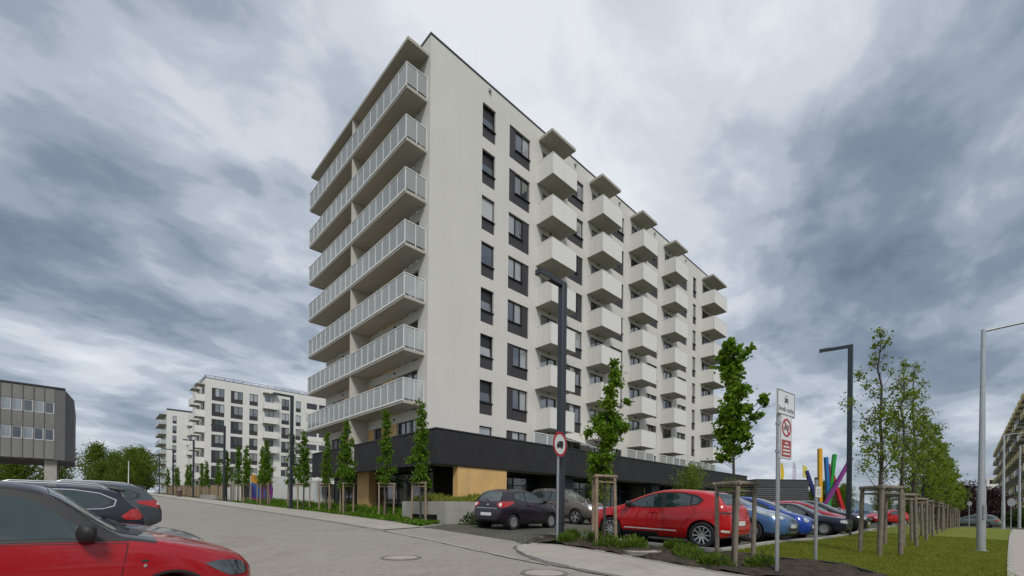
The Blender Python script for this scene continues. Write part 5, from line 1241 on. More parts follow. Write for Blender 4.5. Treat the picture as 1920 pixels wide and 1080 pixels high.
# ------------------------------------------------------------------ trees
def leaf_mesh(pts, size, name, m, seed, elong=1.6, quad=True, droop=.2):
    """many small folded leaves at the given points (one mesh)"""
    rg = np.random.default_rng(seed); n = len(pts); P = np.asarray(pts)
    a = rg.normal(size=(n, 3)); a[:, 2] -= droop; a /= np.linalg.norm(a, axis=1)[:, None]
    b = rg.normal(size=(n, 3)); b -= (b*a).sum(1)[:, None]*a; b /= np.linalg.norm(b, axis=1)[:, None]
    c = np.cross(a, b); s = size*rg.uniform(.65, 1.3, n)[:, None]
    w = s/elong
    v = np.empty((n, 6, 3))
    v[:, 0] = P; v[:, 1] = P+a*s*.40+b*w*.5+c*s*.10; v[:, 2] = P+a*s*.78+b*w*.36+c*s*.06
    v[:, 3] = P+a*s; v[:, 4] = P+a*s*.78-b*w*.36+c*s*.06; v[:, 5] = P+a*s*.40-b*w*.5+c*s*.10
    me = bpy.data.meshes.new(name); V = v.reshape(-1, 3); me.vertices.add(len(V)); me.vertices.foreach_set('co', V.ravel())
    base = np.arange(n)[:, None]*6
    f = np.concatenate([base+np.array([0, 1, 2, 3]), base+np.array([0, 3, 4, 5])], 1).reshape(-1, 4)
    me.loops.add(f.size); me.loops.foreach_set('vertex_index', f.ravel().astype(np.int32)); me.polygons.add(len(f)); me.polygons.foreach_set('loop_start', np.arange(len(f), dtype=np.int32)*4)
    me.update(calc_edges=True); me.materials.append(M[m]); me.validate(); return me

def tree_meshes(seed, h, crown0, prof, nb, leaves, lsize, lm, tr, bark='bark', lean=.02, up=1.1, spread=1.0, clump=.16, side_twigs=3, bare=.0):
    """trunk with limbs and a crown of leaf clusters held on the twigs; prof = [(t, radius)] of the crown"""
    r = random.Random(seed); mb = MB(); n = 12; pts = []; rs = []
    x = y = 0.0
    for i in range(n+1):
        t = i/n; pts.append((x, y, h*t*.97)); rs.append(tr*(1-t)**.8+.008); x += r.gauss(0, lean)*h/n*2; y += r.gauss(0, lean)*h/n*2
    mb.path(pts, rs, 8)
    prof_t = [p[0] for p in prof]; prof_r = [p[1] for p in prof]
    def axis_at(z):
        k = min(n-1, max(0, int(z/(h*.97)*n))); f = min(1, z/(h*.97)*n-k); a, b = pts[k], pts[k+1]
        return Vector((a[0]+(b[0]-a[0])*f, a[1]+(b[1]-a[1])*f, z))
    anchors = []
    for i in range(nb):
        t = (i+r.random()*.8)/nb; z = crown0+(h*.98-crown0)*t; R = float(np.interp(t, prof_t, prof_r))*r.choice((.45, .7, .9, 1.0, 1.35))*r.uniform(.8, 1.15)*spread
        az = i*2.4+r.uniform(-.5, .5); p0 = axis_at(max(crown0*.8, z-R*up*.75))
        p1 = Vector((p0.x+math.cos(az)*R*.55, p0.y+math.sin(az)*R*.55, p0.z+R*up*.5)); p2 = Vector((p0.x+math.cos(az)*R, p0.y+math.sin(az)*R, p0.z+R*up*1.15+r.uniform(-.05, .1)))
        br = max(.006, tr*.30*(1-t)+.006); mb.path([p0, p1, p2], [br, br*.65, br*.3], 5)
        for q in range(6): anchors.append((p0.lerp(p1, q/6) if q < 2 else p1.lerp(p2, (q-1)/5), R))
        for k in range(side_twigs):
            b = p0.lerp(p2, r.uniform(.3, .95)); d = Vector((r.gauss(0, 1), r.gauss(0, 1), r.uniform(0, 1.2))).normalized()*R*r.uniform(.25, .5)
            mb.tube(b, b+d, br*.35, br*.12, 4, cap=False)
            anchors += [(b+d*.5, R), (b+d, R)]
    for i in range(10): anchors.append((axis_at(crown0+(h-crown0)*(.35+.65*i/10)), .2))
    wood = mb.mesh('trunk', M[bark], True, 60)
    rg = np.random.default_rng(seed); A = np.array([a for a, _ in anchors]); keep = rg.random(len(A)) > bare; A = A[keep]
    wts = rg.uniform(.1, 1.0, len(A))**2.6; wts /= wts.sum(); idx = rg.choice(len(A), leaves, p=wts)
    L = A[idx]+rg.normal(size=(leaves, 3))*clump*np.array([1, 1, .9])
    L = L[L[:, 2] > crown0*.82]
    crown = leaf_mesh(L, lsize, 'crown', lm, seed, droop=.35)
    return wood, crown
def plant_tree(name, label, cat, meshes, u, v, rz, sc=1.0, group=None, sz=None):
    t = thing(name, label, cat, (u, v, G(u, v)), rz, group); t.scale = (sc, sc, sz or sc)
    new('trunk', meshes[0], t); new('crown', meshes[1], t); return t

def stakes(label, u, v, rz, h=1.85, rr=.42, m='stake', group='wooden stake frames around the young trees', tilt=.03, n=3, sr=.042):
    t = thing('tree_stakes', label, 'tree stakes', (u, v, G(u, v)), rz, group); r = random.Random(int(u*100+v*7)); tops = []
    for i in range(n):
        a = 2*math.pi*i/n+.35; x, y = rr*math.cos(a), rr*math.sin(a); dx, dy = r.uniform(-tilt, tilt)*h, r.uniform(-tilt, tilt)*h
        zg = -.15; mb = MB().tube((x, y, zg), (x+dx, y+dy, h+r.uniform(-.02, .02)), sr*1.02, sr*.95, 10); mb.build('stake', M[m], t, smooth=True, sharp=50); tops.append(Vector((x+dx, y+dy, h)))
    for i in range(n):
        a, b = tops[i], tops[(i+1) % n]; d = (b-a).normalized()*.07
        # half-round rails on top and a lower tie rail
        mb = MB().tube(a-d+Vector((0, 0, -.03)), b+d+Vector((0, 0, -.03)), sr*.92, n=8); mb.build('rail', M[m], t, smooth=True, sharp=50)
        mb = MB().tube(a-d*.3+Vector((0, 0, -.18)), b+d*.3+Vector((0, 0, -.18)), sr*.42, n=6); mb.build('lower_rail', M[m], t)
    mb = MB()
    for i in range(n): mb.tube(tops[i]+Vector((0, 0, -.10)), Vector((0, 0, h-.10)), .014, n=5)
    mb.build('tie', M['tie'], t); return t

def tree_lumps(seed, h, lumps, leaves, lsize, lm, tr, bark='bark', up=.8, flat=.9, edge=.55, top=None):
    """trunk with a limb reaching into every leaf clump; lumps = (x, y, z, radius, density)"""
    r = random.Random(seed); rg = np.random.default_rng(seed); mb = MB()
    lz = sorted(lumps, key=lambda q: q[2]); n = 12; pts = []; rs = []
    def cx(z, k):
        ws = [(math.exp(-((q[2]-z)/.35)**2)*q[3]+1e-4, q[k]) for q in lz]; return sum(a*b for a, b in ws)/sum(a for a, _ in ws)
    z0 = lz[0][2]
    for i in range(n+1):
        z = h*i/n*.97; f = ss(z, z0*.7, z0*1.6)*.75; pts.append((cx(z, 0)*f, cx(z, 1)*f, z)); rs.append(tr*(1-i/n)**.75+.005)
    mb.path(pts, rs, 8); P = np.array(pts); out = []
    tot = sum(q[3]**2*q[4] for q in lumps)
    for (x, y, z, R, dn) in lumps:
        dist = math.hypot(x-cx(z, 0)*.75, y-cx(z, 1)*.75); zs_ = max(h*.18, z-dist*up-R*.6); k = min(n-1, int(zs_/(h*.97)*n)); f = zs_/(h*.97)*n-k
        p0 = Vector(P[k]+(P[k+1]-P[k])*f); p2 = Vector((x, y, z)); p1 = p0.lerp(p2, .5)+Vector((0, 0, -.10*dist))
        br = max(.007, tr*.28*(1-z/h*.6)); mb.path([p0, p1, p2], [br, br*.7, br*.4], 5)
        for q in range(6):
            d = Vector((r.gauss(0, 1), r.gauss(0, 1), r.gauss(.3, .8))).normalized()*R*r.uniform(.6, 1.0); mb.tube(p1.lerp(p2, r.uniform(.3, 1)), p2+d, br*.32, .003, 4, cap=False)
        m = max(10, int(leaves*R*R*dn/tot)); d = rg.normal(size=(m, 3)); d /= np.linalg.norm(d, axis=1)[:, None]
        rr_ = R*rg.random(m)**edge*rg.choice((.8, 1.0, 1.1, 1.5), m)*rg.uniform(.8, 1.1, m)
        # leaves sit in tufts inside the clump
        tf = rg.normal(size=(max(4, m//14), 3)); tf /= np.linalg.norm(tf, axis=1)[:, None]; pick = tf[rg.integers(0, len(tf), m)]
        d = d*.62+pick*.60; out.append(np.array([x, y, z])+d*rr_[:, None]*np.array([1, 1, flat]))
    return mb.mesh('trunk', M[bark], True, 60), leaf_mesh(np.concatenate(out), lsize, 'crown', lm, seed, droop=.35)
def spire_lumps(seed, z0, h, wid, n=24, amp=.6, rmin=.10, rmax=.26, dens=(.5, 1.2)):
    """irregular narrow crown: clumps staggered up the stem, some standing well out"""
    r = random.Random(seed); out = []
    for i in range(n):
        t = (i+.3)/n; z = z0+(h-z0)*t; w = float(np.interp(t, [p[0] for p in wid], [p[1] for p in wid])); az = i*2.4+r.uniform(-.6, .6)
        d = w*amp*r.choice((.35, .7, .9, 1.0, 1.25, 1.6)); R = min(rmax, max(rmin, w*r.uniform(.40, .75)))
        out.append((math.cos(az)*d, math.sin(az)*d, z+r.uniform(-.06, .06), R, r.uniform(*dens)))
    return out
def picture_lumps(seed, base, sc, gz, yh, items, spread=.8):
    """clumps of a particular tree: sideways offset and height per clump, staggered in depth"""
    r = random.Random(seed); out = []
    for (px, py, pr) in items:
        s = (px-base)/sc; z = 1.33-gz+(yh-py)/sc; R = pr/sc; k = max(1, int(round(R/.13)))
        for j in range(k):
            dd = r.uniform(-1, 1)*(R*spread+.05); sx = s+r.uniform(-.35, .35)*R*(k > 1); out.append((.7222*sx+.6917*dd, -.6917*sx+.7222*dd, z+r.uniform(-.3, .3)*R, R*(1 if k == 1 else .72), r.uniform(.6, 1.1)))
    return out
WL = [(0, .34), (.12, .46), (.4, .42), (.7, .28), (1, .10)]
young = [tree_lumps(11+i, 5.2, spire_lumps(21+i, 1.7, 5.15, [(a, b*[1, .85, 1.12, .95][i]) for a, b in WL], 36, .55, .17, .34, (.25, 1.4)), [4200, 3400, 4800, 3800][i], .100, 'leaf', .045) for i in range(4)]
A_ = [(1147, 684, 8), (1149, 702, 12), (1150, 720, 14), (1143, 738, 15), (1140, 758, 19), (1134, 778, 24), (1152, 782, 18), (1171, 756, 8), (1118, 792, 18), (1102, 814, 12), (1122, 812, 18), (1140, 806, 22), (1160, 800, 14), (1168, 806, 10), (1132, 832, 20), (1146, 826, 12), (1118, 862, 17), (1134, 858, 18), (1122, 882, 17), (1136, 884, 13), (1110, 876, 9)]
near_a = tree_lumps(31, 4.72, picture_lumps(31, 1133, 74, .36, 953, A_), 8000, .088, 'leafnear', .034)
B_ = [(1374, 642, 7), (1364, 652, 8), (1361, 664, 9), (1379, 664, 14), (1392, 672, 12), (1402, 662, 8), (1413, 652, 6), (1419, 648, 4), (1372, 684, 16), (1392, 688, 14), (1385, 702, 17), (1368, 704, 13), (1384, 722, 13), (1390, 740, 16), (1372, 748, 14), (1410, 728, 5), (1366, 766, 14), (1384, 768, 20), (1404, 762, 13), (1416, 762, 8), (1424, 778, 8), (1372, 790, 20), (1392, 794, 20), (1362, 806, 12), (1412, 798, 9), (1386, 818, 20), (1368, 824, 12), (1404, 822, 11), (1380, 844, 16), (1366, 854, 8), (1396, 846, 9), (1410, 838, 5), (1362, 860, 5), (1438, 745, 7), (1444, 754, 6), (1432, 752, 5), (1436, 776, 5), (1376, 862, 7)]
near_b = tree_lumps(45, 4.3, picture_lumps(45, 1386, 97, .24, 955.5, B_, .7), 8000, .080, 'leafnear', .030)
WR = [(0, .52), (.12, .60), (.35, .52), (.6, .38), (.85, .22), (1, .05)]
row_t = [tree_lumps(61+i, 5.85, spire_lumps(65+i, 2.15, 5.75, WR, 46, .95, .16, .30, (.15, 1.3)), 1900, .070, 'leaflight', .050, up=.9, edge=.6) for i in range(3)]
row_d = [tree_lumps(71+i, 5.5, spire_lumps(75+i, 1.7, 5.4, [(a, b*1.12) for a, b in WR], 46, .85, .18, .34, (.25, 1.3)), 3000, .088, 'leaflight', .055, up=.9, edge=.75) for i in range(3)]

LG = 'young columnar trees along the left pavement'
lv = [(10.25, 16.3, 'young tree nearest the tower corner, in front of the concrete planter'), (10.75, 20.3, 'young tree in front of the shop windows right of the ochre pillar'),
      (10.15, 23.6, 'young tree just left of the ochre pillar'), (10.5, 27.2, 'young tree before the left end of the black brick band'), (10.2, 30.2, 'young tree standing right beside the nearest left lamp post'),
      (10.6, 33.8, 'young tree just left of the nearest left lamp post'), (10.2, 38.5, 'young tree in front of the right edge of the colourful mural'), (10.6, 41.2, 'young tree in front of the middle of the mural'),
      (10.2, 44.6, 'young tree in front of the orange left part of the mural'), (10.6, 49.4, 'young tree in front of the right grey wall slab'), (10.3, 52.6, 'young tree touching the second left lamp post'),
      (11.2, 61.5, 'young tree alone left of the white round sign')]
for i, (u, v, lab) in enumerate(lv):
    plant_tree('young_tree', lab, 'tree', young[i % 4], u, v, i*1.3, [1.0, 1.03, .98, .92][i % 4], LG)
    stakes('stake frame of the ' + lab.replace(', in front of the concrete planter','').replace('standing ','').replace(' in front of the',' before the'), u, v, i*.7+.2, 1.72, .40, 'stake')
fo = ['first', 'second', 'third', 'fourth', 'fifth', 'sixth', 'farthest']
for i in range(7):
    u, v = 11.6+(i % 2)*.5, 71+i*6.5
    plant_tree('young_tree', fo[i]+' tree of the far row before the beige garden wall', 'tree', young[i % 4], u, v, i*2.1, .95, LG)
    stakes('stake frame of the '+fo[i]+' tree in the far row before the garden wall', u, v, i, 1.7, .4)
plant_tree('young_tree', 'fresh green young tree on the planting bed in front of the tower', 'tree', near_a, 9.55, 6.56, 0, 1.0)
stakes('three wooden stakes round the young tree beside the truck sign', 9.47, 6.58, -1.15, 1.78, .36, 'stake')
plant_tree('young_tree', 'young tree right of the tower, nearest the Strefa ruchu sign', 'tree', near_b, 9.05, 3.25, 0, 1.0)
stakes('three wooden stakes behind the red hatchback, nearest the camera', 9.05, 3.22, -1.06, 1.62, .36, 'stakegrey')
RG = 'young trees in a row on the lawn'
rv = [(14.45, 1.68), (19.4, 1.7), (24.2, 1.78), (29.0, 1.8), (33.0, 1.8), (36.5, 1.8), (40, 1.8), (43.5, 1.78), (47, 1.75), (50.5, 1.7), (54, 1.65), (58, 1.6), (62, 1.55)]
ordn = ['tallest open crowned tree, first of the row on the lawn', 'second tree of the lawn row, airy with bare lower limbs', 'third tree of the lawn row, thin crowned', 'fourth tree of the lawn row, first with a dense crown', 'fifth tree of the lawn row',
        'sixth tree of the lawn row', 'seventh tree of the lawn row', 'eighth tree of the lawn row', 'ninth tree of the lawn row', 'tenth tree of the lawn row', 'eleventh tree of the lawn row', 'twelfth tree of the lawn row', 'last tree at the far end of the lawn row']
for i, (u, v) in enumerate(rv):
    ms = row_t[i % 3] if i < 3 else row_d[i % 3]
    plant_tree('young_tree', ordn[i], 'tree', ms, u, v, i*1.9, [1.0, 1.07, 1.25, 1.14][i] if i < 4 else 1.08+.05*(i % 3), RG)
    stakes('weathered stake frame of the ' + ordn[i], u, v, .80+.10*math.sin(i*2.1), 1.74, .46, 'stakegrey', 'weathered stake frames along the lawn row', sr=.052)
# small trees between the cars and the black base
sm = tree_meshes(91, 3.6, 1.2, [(0, .5), (.4, .9), (.8, .6), (1, .2)], 26, 1700, .12, 'leaflight', .04, 'birch', up=.8, clump=.18)
plant_tree('small_tree', 'small pale stemmed tree against the black base between crossover and red hatchback', 'tree', sm, 22.6, 15.9, 0, 1.0)
sm2 = tree_meshes(93, 4.2, 1.1, [(0, .8), (.4, 1.4), (.8, 1.0), (1, .3)], 30, 2600, .14, 'leaflight', .05, 'birch', up=.7, clump=.28)
plant_tree('small_tree', 'wide small tree above the roof of the red hatchback', 'tree', sm2, 33.5, 15.2, 1, 1.0)
plant_tree('small_tree', 'small tree right of the black base end', 'tree', sm2, 40, 14.5, 2.5, .8)

def bush(name, label, u, v, rx, ry, h, n, size, m, seed, z=None, group=None, cat='shrub', up=.5, elong=2.0):
    rg = np.random.default_rng(seed); a = rg.normal(size=(n, 3)); a /= np.linalg.norm(a, axis=1)[:, None]; q = rg.random(n)**.4
    k = 9; cc = rg.normal(size=(k, 3)); cc /= np.linalg.norm(cc, axis=1)[:, None]; cc *= .62; cc[:, 2] = np.abs(cc[:, 2]); idx = rg.integers(0, k, n)
    p = cc[idx]+a*q[:, None]*.45; p[:, 2] = np.abs(p[:, 2]); p = p*np.array([rx, ry, h])
    me = leaf_mesh(p, size, 'foliage', m, seed, elong=elong, droop=-up)
    t = thing(name, label, cat, (u, v, (G(u, v) if z is None else z)), 0, group); new('foliage', me, t)
    st = MB(); r = random.Random(seed)
    for i in range(6):
        x, y = r.uniform(-.4, .4)*rx, r.uniform(-.4, .4)*ry; st.tube((x*.3, y*.3, -.05), (x, y, h*.6), .012, .005, 5)
    st.build('stems', M['bark'], t); return t
bush('shrub', 'low dark green shrub against the concrete planter by the plum hatchback', 11.9, 14.45, 1.0, .45, .55, 1500, .10, 'leafdark', 5)
bush('shrub', 'low shrub behind the plum hatchback by the planter end', 13.7, 14.6, .8, .4, .5, 900, .10, 'leafdark', 6)
WG = 'weedy plant clumps on the brown planting bed'
for i, (u, v, rx, h, lab) in enumerate([(9.15, 7.45, .34, .30, 'clump of weeds at the foot of the anthracite lamp post'), (9.5, 6.95, .32, .34, 'clump of weeds under the first bed tree'), (9.15, 6.15, .30, .30, 'clump of weeds right of the first bed tree'),
        (9.55, 5.75, .28, .26, 'clump of weeds in front of the red hatchback front wheel'), (9.25, 5.55, .32, .36, 'clump of weeds left of the pale shaft cover'), (9.75, 4.75, .26, .24, 'clump of weeds in front of the red hatchback rear wheel'), (9.2, 4.25, .30, .30, 'clump of weeds right of the shaft cover'),
        (8.75, 3.75, .34, .32, 'clump of weeds at the stakes nearest the kerb'), (8.5, 3.35, .28, .28, 'clump of weeds by the kerb left of the sign post'), (8.95, 2.7, .26, .34, 'leafy clump of weeds at the foot of the Strefa ruchu sign'), (9.9, 7.9, .25, .25, 'clump of weeds at the bed corner near the lot'), (9.9, 6.9, .3, .3, 'clump of weeds beside the lot kerb')]):
    bush('weed_clump', lab, u, v, rx*1.1, rx*1.1, h*.95, 520, .11, 'weed', 100+i, group=WG, cat='weeds', up=1.3, elong=4.5)
    if u < 9.0: pass

# planting: grass blades as ground cover
def blades(name, label, poly, n, hmin, hmax, w, m, seed, zoff=0.0, dense=None, cat='grass'):
    rg = np.random.default_rng(seed); xs = [p[0] for p in poly]; ys = [p[1] for p in poly]; P = []
    while len(P) < n:
        x, y = rg.uniform(min(xs), max(xs)), rg.uniform(min(ys), max(ys))
        if inside((x, y), poly) and (dense is None or rg.random() < dense(x, y)): P.append((x, y, G(x, y)+zoff))
    P = np.array(P); az = rg.uniform(0, 2*math.pi, n); hh = rg.uniform(hmin, hmax, n); ln = rg.normal(0, .5, (n, 2))*hh[:, None]
    d = np.stack([np.cos(az), np.sin(az), np.zeros(n)], 1)*w/2; tip = P+np.concatenate([ln, hh[:, None]], 1)
    mid = P+np.concatenate([ln*.3, hh[:, None]*.55], 1)
    v = np.empty((n, 5, 3)); v[:, 0] = P-d; v[:, 1] = P+d; v[:, 2] = mid+d*.8; v[:, 3] = tip; v[:, 4] = mid-d*.8
    me = bpy.data.meshes.new(name); me.from_pydata(v.reshape(-1, 3).tolist(), [], [tuple(i*5+k for k in range(5)) for i in range(n)]); me.materials.append(M[m])
    o = new(name, me); tag(o, label, cat, kind='stuff'); return o
lawn_near = [(10.15, 3.9), (10.3, 3.5), (10.55, 2.9), (10.95, 2.3), (10.9, 1.84), (10.05, 1.25), (9.2, .75), (7.9, 1), (7.9, -.9), (12.89, -.42), (19.5, -.64), (30, -1.0), (30, 4.05), (20, 3.95), (11.6, 3.85)]
blades('lawn_grass', 'short mown grass of the lawn under the row of trees', lawn_near, 90000, .03, .075, .010, 'grassblade', 3, .01, dense=lambda x, y: 1.0 if x < 16 else .5)
vp = [(9.1, 14.5), (9.45, 17), (9.72, 22.5), (9.82, 26), (9.9, 32), (9.95, 49), (13.6, 49), (13.6, 38), (13.0, 36), (13.0, 22), (14.4, 21.4), (14.4, 19.2), (10.6, 19), (10.5, 15.3), (9.5, 14.7)]
rg = np.random.default_rng(9)
pp = []
while len(pp) < 26000:
    x, y = rg.uniform(9, 14.6), 14.4+34*rg.random()**1.6
    if inside((x, y), vp):
        hh = (.12+.38*ss(x, 10.2, 12.2))*(.45+.55*(.5+.5*math.sin(x*2.1+y*1.7)*math.sin(y*1.1-x)))
        pp.append((x, y, G(x, y)+.03+hh*rg.random()))
o = new('ground_cover', leaf_mesh(pp, .11, 'ground_cover', 'leaf', 4, elong=1.9, droop=-.3)); tag(o, 'low leafy ground cover plants under the young trees left of the tower', 'ground cover', kind='stuff')

# concrete planter with grass
PL = thing('planter', 'low concrete planter wall with a dark slot, filled with tall grass', 'planter', (10.7, 15.11, .45))
mb = MB(); mb.box(0, .22, 0, 3.5, .52, 1.09); mb.box(0, .22, 0, .62, -.2, .52); mb.box(0, .22, 2.75, 3.5, -.2, .52); mb.box(.22, 5.6, 0, .22, -.2, 1.09); mb.box(.22, 3.5, 3.28, 3.5, -.2, 1.09)
mb.build('wall', M['concrete'], PL); MB().box(.30, 5.5, .22, 3.28, .5, .98).build('earth', M['soil'], PL); MB().box(.22, .30, .62, 2.75, -.2, .52).build('slot_back', M['darkwall'], PL)
for i, (a, b) in enumerate(((2.15, 2.16),)): MB().box(a, b, -.003, .003, -.1, 1.09).build('joint', M['joint'], PL)
pg = [(10.95, 15.35), (16.2, 15.35), (16.2, 18.3), (10.95, 18.3)]
rg = np.random.default_rng(12); n = 9000; x = rg.uniform(10.95, 16.2, n); y = rg.uniform(15.3, 18.35, n); z0p = 1.42
hh = rg.uniform(.25, .62, n)*(.7+.3*np.sin(x*2.3)*np.sin(y*1.9)); P3 = np.stack([x, y, np.full(n, z0p)], 1); d = rg.normal(0, .016, (n, 2)); ln = rg.normal(0, .35, (n, 2))*hh[:, None]
V = np.empty((n, 4, 3)); V[:, 0] = P3; V[:, 1] = P3+np.c_[d, np.zeros(n)]+np.c_[ln*.4, hh*.6]; V[:, 2] = P3+np.c_[ln, hh]; V[:, 3] = P3-np.c_[d, np.zeros(n)]+np.c_[ln*.4, hh*.6]
me = bpy.data.meshes.new('planter_grass'); me.from_pydata((V-np.array([10.7, 15.11, .45])).reshape(-1, 3).tolist(), [], [tuple(i*4+k for k in range(4)) for i in range(n)]); me.materials.append(M['grassblade'])
o = new('planter_grass', me, PL); o['kind'] = 'stuff'

# ------------------------------------------------------------------ buildings further off
window_type('F', 2.05, 2.4, [(.55, 1.3, .8, 2.4), (1.3, 2.05, .8, 2.4)], [(0, .53, 0, 2.4), (.55, 2.05, 0, .76)])
window_type('FN', 1.5, 2.3, [(.0, .75, .8, 2.3), (.75, 1.5, .8, 2.3)], [(0, 1.5, 0, .76)])
window_type('FT', 1.0, 2.3, [(0, 1.0, .8, 2.3)], [(0, 1.0, 0, .76)])
window_type('FD', 1.6, 2.3, [(0, .8, 0, 2.3), (.8, 1.6, 0, 2.3)], [])
def far_box_balcony(W, D, h=1.25):
    s = MB().box(0, W, -D, 0, 0, .22).mesh('balcony', M['slab'])
    p = MB().box(-.02, W+.02, -D-.03, -D+.03, -.02, h).mesh('balcony_panel', M['panelwhite'])
    q = MB().box(-.025, .03, -D+.03, 0, -.02, h).mesh('side_panel', M['panelwhite'])
    return s, p, q
def put_far_balcony(t, ms, loc, rz, W):
    b = new('balcony', ms[0], t, loc, (0, 0, rz)); new('balcony_panel', ms[1], b); new('side_panel', ms[2], b); new('side_panel', ms[2], b, (W-.005, 0, 0))
# white block beyond the tower, same street
BX, BY = 16.0, 100.0; BR = 24.9
B1 = thing('apartment_block', 'white six storey apartment block beyond the young trees, with dark windows', 'building', (BX, BY, 0))
fh = []; fp = []
for k in range(7):
    z = 23.25-2.95*k
    for key, x, w, h in (('F', 17.0, 2.05, 2.4), ('F', 20.1, 2.05, 2.4), ('FN', 23.3, 1.5, 2.3), ('FD', 26.1, 1.6, 1.5) if False else ('FD', 26.1, 1.6, 2.3), ('FN', 29.2, 1.5, 2.3), ('FT', 32.0, 1.0, 2.3), ('FN', 40.5, 1.5, 2.3), ('FN', 44, 1.5, 2.3)):
        fh.append((x-BX, x-BX+w, z-h, z)); fp.append((key, x-BX, z-h))
    fh.append((34.2-BX, 36.4-BX, z-2.2, z)); fh.append((36.8-BX, 39.4-BX, z-2.2, z))
wall_holes(0, 32, 2.0, BR, fh, 1.3 if False else .25).build('wall', M['plaster2'], B1)
for key, x, z in fp: put_window(key, B1, (x, 0, z))
lg = MB().box(0, 2.2, .24, .28, 0, 2.2).mesh('loggia', M['panedark']); lg2 = MB().box(0, 2.6, .24, .28, 0, 2.2).mesh('loggia', M['panedark'])
for k in range(7):
    z = 23.25-2.95*k
    new('loggia', lg, B1, (34.2-BX, 0, z-2.2)); new('loggia', lg2, B1, (36.8-BX, 0, z-2.2))
    MB().box(34.1-BX, 39.5-BX, -.06, .1, z-2.3, z-1.25).build('balcony_panel', M['panelwhite'], B1)
sh = []; sp_ = []
for k in range(7):
    z = 23.25-2.95*k
    for y in (101.2, 106.2): sh.append((y, y+1.6, z-2.3, z)); sp_.append((y+1.6, z-2.3))
    for y in (104.0, 104.9): sh.append((y, y+.45, z-1.6, z-.2))
mb = wall_holes(-(BY+14), -BY, 2.0, BR, [(-b, -a, c, d) for a, b, c, d in sh], .25); mb.v = [(y, -x-BY, z) for x, y, z in mb.v]; mb.build('end_wall', M['plaster2'], B1)
for y, z in sp_: put_window('FD', B1, (0, y-BY, z), -H_)
sl = MB().box(.2, .24, 0, .45, 0, 1.4).mesh('stair_window', M['panedark'])
for k in range(7):
    for y in (104.0, 104.9): new('stair_window', sl, B1, (0, y-BY, 23.25-2.95*k-1.6))
mb = MB(); mb.quad((32, 0, 2), (32, 14, 2), (32, 14, BR), (32, 0, BR)); mb.quad((0, 14, 2), (32, 14, 2), (32, 14, BR), (0, 14, BR)); mb.quad((0, 0, BR-.2), (32, 0, BR-.2), (32, 14, BR-.2), (0, 14, BR-.2)); mb.box(.3, 31.7, .3, 13.7, 2, BR-.5); mb.build('rear_wall', M['plaster2'], B1)
mb = MB()
for (x0, x1, y0, y1) in ((0, 32, .1, .16), (0, .06, .1, 14)):
    mb.box(x0, x1, y0, y1, BR+.55, BR+.62); mb.box(x0, x1, y0, y1, BR+.28, BR+.33)
for i in range(22): mb.box(i*1.5, i*1.5+.06, .1, .16, BR, BR+.6)
mb.box(-.05, 32, -.05, .3, BR, BR+.08); mb.box(-.05, .3, .3, 14, BR, BR+.08); mb.build('roof_railing', M['coping'], B1)
w1 = far_box_balcony(3.0, 1.4); w2 = far_box_balcony(2.6, 1.2)
for k in range(6):
    z = 20.6-2.95*k
    for y in (100.6, 105.6): put_far_balcony(B1, w1, (0, y+3.0-BY, z), -H_, 3.0)
    if k < 4: put_far_balcony(B1, w2, (25.6-BX, 0, z), 0, 2.6)
for y in (100.6, 105.6): MB().box(-1.3, 0, y-BY, y+3-BY, 23.75, 23.9).build('balcony_canopy', M['slab'], B1)
MB().box(25.6-BX, 28.3-BX, -1.1, 0, 23.7, 23.85).build('balcony_canopy', M['slab'], B1)
MB().box(-.05, 32.05, -.06, -.003, 2.0, 6.0).build('base_band', M['brick'], B1)
# second white block behind it
B2 = thing('apartment_block', 'farther white apartment block at the left with a stack of glazed balconies', 'building', (17.3, 168, 0))
fh = []; fp = []
for k in range(8):
    z = 27.7-2.95*k
    for key, x, w in (('FT', 18.7, 1.0), ('FN', 23.0, 1.5), ('F', 27, 2.05)): fh.append((x-17.3, x-17.3+w, z-2.3, z)); fp.append((key, x-17.3, z-2.3))
wall_holes(0, 26, 3, 29.3, fh, .25).build('wall', M['plaster2'], B2)
for key, x, z in fp: put_window(key, B2, (x, 0, z))
mb = MB(); mb.quad((0, 0, 3), (0, 0, 29.3), (0, 14, 29.3), (0, 14, 3)); mb.quad((26, 0, 3), (26, 14, 3), (26, 14, 29.3), (26, 0, 29.3)); mb.quad((0, 0, 29.1), (26, 0, 29.1), (26, 14, 29.1), (0, 14, 29.1)); mb.box(.3, 25, .3, 13, 3, 29); mb.build('end_wall', M['plaster2'], B2)
MB().box(-.05, 26, -.05, .3, 29.3, 29.75).build('roof_coping', M['coping'], B2)
bs = MB().box(-1.6, 0, 0, 12, 0, .2).mesh('balcony', M['slab']); gp = MB().box(-1.62, -1.58, 0, 12, .22, 1.3).box(-1.58, 0, -.02, .02, .22, 1.3).mesh('glass_pane', M['glassrail'])
for k in range(9):
    b = new('balcony', bs, B2, (0, .5, 27.9-2.95*k))
    if k: new('glass_pane', gp, b)
w3 = far_box_balcony(3.2, 1.4)
for k in range(7): put_far_balcony(B2, w3, (22.2-17.3, 0, 25.1-2.95*k), 0, 3.2)

